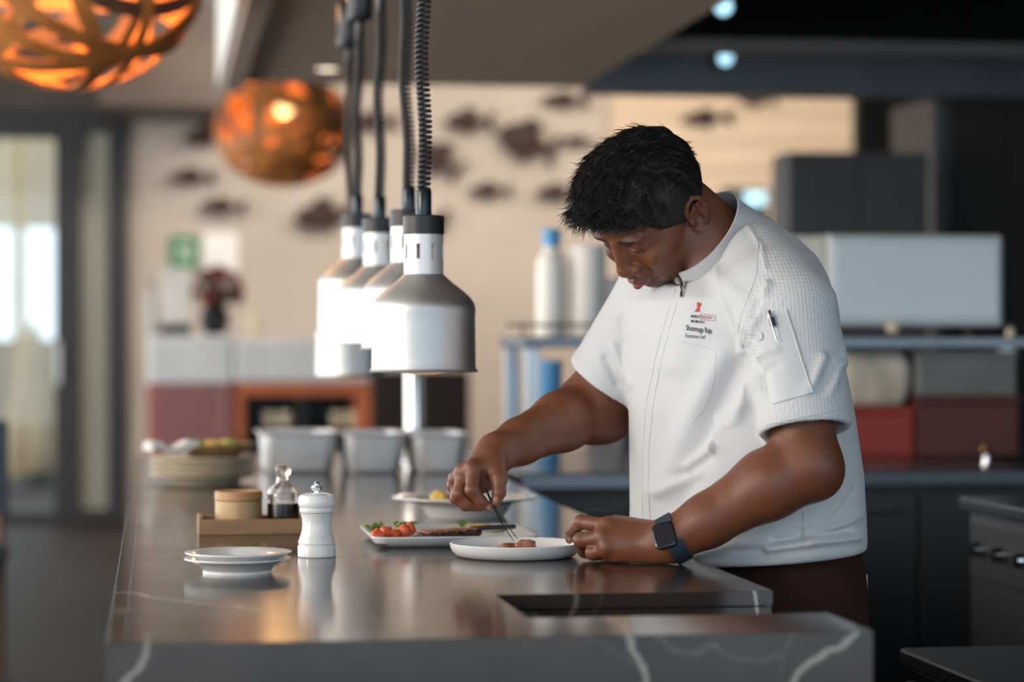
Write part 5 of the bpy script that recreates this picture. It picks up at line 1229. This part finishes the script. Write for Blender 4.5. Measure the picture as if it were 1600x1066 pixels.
# zip pull
z0 = hit(1069, 446, .003) or hit(1072, 452, .003); z1 = hit(1066, 467, .003)
pmb('zip_slider', MB().tube([hit(1070, 441, .004)[0] if hit(1070, 441) else z0[0], z0[0], hit(1068, 453, .004)[0]], [.002, .0035, .003], 8), m_chr, jacket)
pmb('zip_pull', MB().tube([hit(1068, 453, .004)[0], hit(1067, 458, .0035)[0], hit(1066, 466, .003)[0]], [.0012, .0026, .0022], 8, flat=.5), m_chr, jacket)

# embroidery on the chest: flat print following the cloth
def lettering(txt, u, v, size_px, m, name, shear=0.0, slant=(1, .10), wid=1.0, bold=0.0):
    cu = bpy.data.curves.new(name, 'FONT'); cu.body = txt; cu.size = 1; cu.shear = shear; cu.offset = bold; cu.resolution_u = 3
    ob = bpy.data.objects.new(name, cu); C.objects.link(ob); dg = bpy.context.evaluated_depsgraph_get(); me = bpy.data.meshes.new_from_object(ob.evaluated_get(dg)); bpy.data.objects.remove(ob)
    bm = bmesh.new(); bm.from_mesh(me); bmesh.ops.triangulate(bm, faces=bm.faces); pts = [v_.co.copy() for v_ in bm.verts]; fs = [[v_.index for v_ in f.verts] for f in bm.faces]; bm.free()
    vs = []
    for p in pts:
        x = p.x * size_px * wid; y = p.y * size_px; h = hit(u + x * slant[0] , v + x * slant[1] - y, .0009); vs.append(h[0])
    return pmb(name, MB().add(vs, fs), m, jacket, 0)
m_ink = mat('black_thread', (.02, .02, .022), .7); m_rdt = mat('red_thread', (.62, .045, .02), .7); m_rdt2 = mat('dark_red_thread', (.28, .03, .02), .7)
lettering('MARRIOTT', 1080, 496.5, 6.6, m_ink, 'embroidered_text', wid=.50, bold=.012); lettering('RESORT', 1097.2, 497.8, 6.4, m_rdt2, 'embroidered_text', wid=.74)
lettering('MOMI BAY', 1080, 504, 6.2, m_ink, 'embroidered_text', wid=.72, bold=.012)
lettering('Shunmuga Raja', 1072, 516, 12.0, m_ink, 'embroidered_text', wid=.56, slant=(1, .13), bold=.008); lettering('Executive chef', 1071, 527, 8.8, m_ink, 'embroidered_text', .15, wid=.60, slant=(1, .09))
fq = [(1095.5, 490.8), (1117.5, 493.2), (1117.5, 501.8), (1095.5, 499.6)]
for qa, qb in zip(fq, fq[1:] + fq[:1]): surf_line([qa, qb], .00032, 'embroidered_frame', m_rdt, step=3, off=.0008)
def flat_poly(pts, name, m):
    vs = [hit(u, v, .001)[0] for u, v in pts]; return pmb(name, MB().add(vs, [tuple(range(len(pts)))]), m, jacket, 0)
flat_poly([(1089.5, 473), (1093, 472.5), (1093.5, 487.5), (1090.5, 488)], 'embroidered_emblem', m_rdt); flat_poly([(1083, 488), (1085.5, 487.5), (1092, 478), (1095.5, 472.5), (1096, 476), (1088.5, 487.5)], 'embroidered_emblem', m_rdt)

# ---- trousers, shoes
def build_trousers():
    T = Field(np.array([.74, 3.48, .04]), np.array([1.34, 4.24, .96]), .006); A3 = np.stack([TL, TF, [0, 0, 1]])
    c = np.array(P(1200, 900, 3.88)); c[2] = .80
    T.ell(c + np.array([0, 0, .05]), (.185, .138, .20), A3, .03)
    for s in (-1, 1):
        h_ = c + TL * .09 * s; k_ = h_ + TL * .025 * s - TF * .0 ; k_[2] = .48; a_ = k_ - TF * .03; a_[2] = .07
        h_[2] = .76; T.cone(h_, k_, .100, .076, .04); T.cone(k_, a_, .076, .062, .03)
    T.half((0, 0, .935), (0, 0, 1), [.74, 3.48, .85], [1.34, 4.24, .96], .004)
    T.half((0, 0, .06), (0, 0, -1), [.74, 3.48, .04], [1.34, 4.24, .12], .004)
    T.half((RX + .004, 0, 0), (-1, 0, 0), [.74, 3.48, .04], [.9, 4.24, .955], .01)
    co, f = T.mesh('trousers'); co = relax(co, f, 3, .5)
    return fold(co, f, [([(1110, 892), (1200, 884), (1345, 872)], 5, .003), ([(1230, 915), (1300, 900), (1345, 897)], 4, -.003), ([(1330, 880), (1335, 980)], 5, .003)])if False else (co, f)
tco, tf = build_trousers()
m_tr = mat('dark_brown_trousers', (.036, .014, .010), .85, spec=.2, col2=(.027, .010, .007), nscale=8, bump=.15, bscale=200)
trs = pbuild('trousers', tco, tf, m_tr)
def shoe(s):
    c = np.array(P(1200, 900, 3.88)) + TL * .115 * s - TF * .03; S_ = Field(c * [1, 1, 0] - [.25, .25, 0], c * [1, 1, 0] + [.25, .25, .16], .005); A3 = np.stack([TL, TF, [0, 0, 1]]); c[2] = 0
    S_.cone(c + [0, 0, .05], c + TF * .14 + np.array([0, 0, .032]), .048, .040, .02, flat=((0, 0, 1), 1.0)); S_.cone(c + [0, 0, .06], c + [0, 0, .11], .045, .048, .02); S_.ell(c + TF * .15 + [0, 0, .03], (.045, .06, .035), A3, .02)
    S_.half((0, 0, .001), (0, 0, -1), c - [.3, .3, .01], c + [.3, .3, .1], .003)
    co, f = S_.mesh('shoe'); return pbuild('shoe', relax(co, f, 2), f, m_rub)
shoe(-1); shoe(1)
pk = P(1349, 912, 3.86); pmb('cloth_corner', MB().box(pk.x - .004, pk.x + .004, pk.y - .012, pk.y + .012, pk.z - .014, pk.z + .016, .002), m_pk2)

# ---- watch
def watch():
    O = Vector(P(1037.5, 836, 3.590)); X = Vector(V3(.955, .25, -.10)).normalized(); Y = Vector(V3(-.22, .86, .42)); Y = (Y - X * Y.dot(X)).normalized(); Z = X.cross(Y)
    if Z.dot(FW) > 0: Z = -Z
    M = Matrix((X, Y, Z)).transposed().to_4x4(); M.translation = O
    t = thing('wrist_watch', 'square black smart watch with dark blue band on the wrist of the chef', 'watch', O); t.matrix_world = M
    def rb(nm, w_, h_, r, z0, z1, m, b): return MB().zprism(rrect(-w_ / 2, w_ / 2, -h_ / 2, h_ / 2, r, 6), z0, z1).build(nm, m, t, bevel=b)
    rb('case', .0345, .0400, .009, -.009, .001, mat('dark_aluminium', (.06, .062, .068), .3, .9), .0022)
    rb('screen', .0305, .0360, .008, .0011, .0026, mat('watch_glass', (.006, .006, .008), .06, coat=.5), .0008)
    MB().lathe([(0, 0), (.0032, 0), (.0032, .003), (0, .003)], 16, (.0172, .006, -.004), axis=(1, 0, 0)).build('crown', m_dsteel, t)
    # band round the wrist
    w_ax = Vector(Lwr - Lel).normalized(); cw = Vector(Lel + (Lwr - Lel) * .965); inv = M.inverted()
    e1 = (O - cw); e1 = (e1 - w_ax * e1.dot(w_ax)).normalized(); e2 = w_ax.cross(e1); pts = []; nr = []
    for i in range(49):
        a = math.radians(24) + (2 * math.pi - math.radians(48)) * i / 48; dr = e1 * math.cos(a) + e2 * math.sin(a); pts.append(inv @ (cw + dr * .0362)); nr.append(inv.to_3x3() @ dr)
    MB().strip(pts, nr, .024, .0024).build('band', mat('dark_blue_band', (.022, .038, .055), .5), t, smooth=60)
watch()
# ---- tweezers
tw = thing('plating_tweezers', 'fine black steel tweezers pinched between thumb and index finger', 'tweezers', P(759, 764, 3.774))
o = Vector(P(759, 764, 3.774))
for e in ((803, 846, 3.748), (809, 843, 3.756)):
    k = 1 if e[0] > 805 else -1
    pts = [P(759, 764, 3.774), P(765 + k * .8, 778, 3.7705), P(772 + k * 1.4, 791, 3.768), P(785 + k * 2.8, 815, 3.762), P(*e)]
    MB().tube([p - o for p in pts], [.0016, .0019, .0019, .0014, .0007], 8, flat=.6).build('prong', mat('black_steel', (.03, .03, .033), .3, .7), tw)
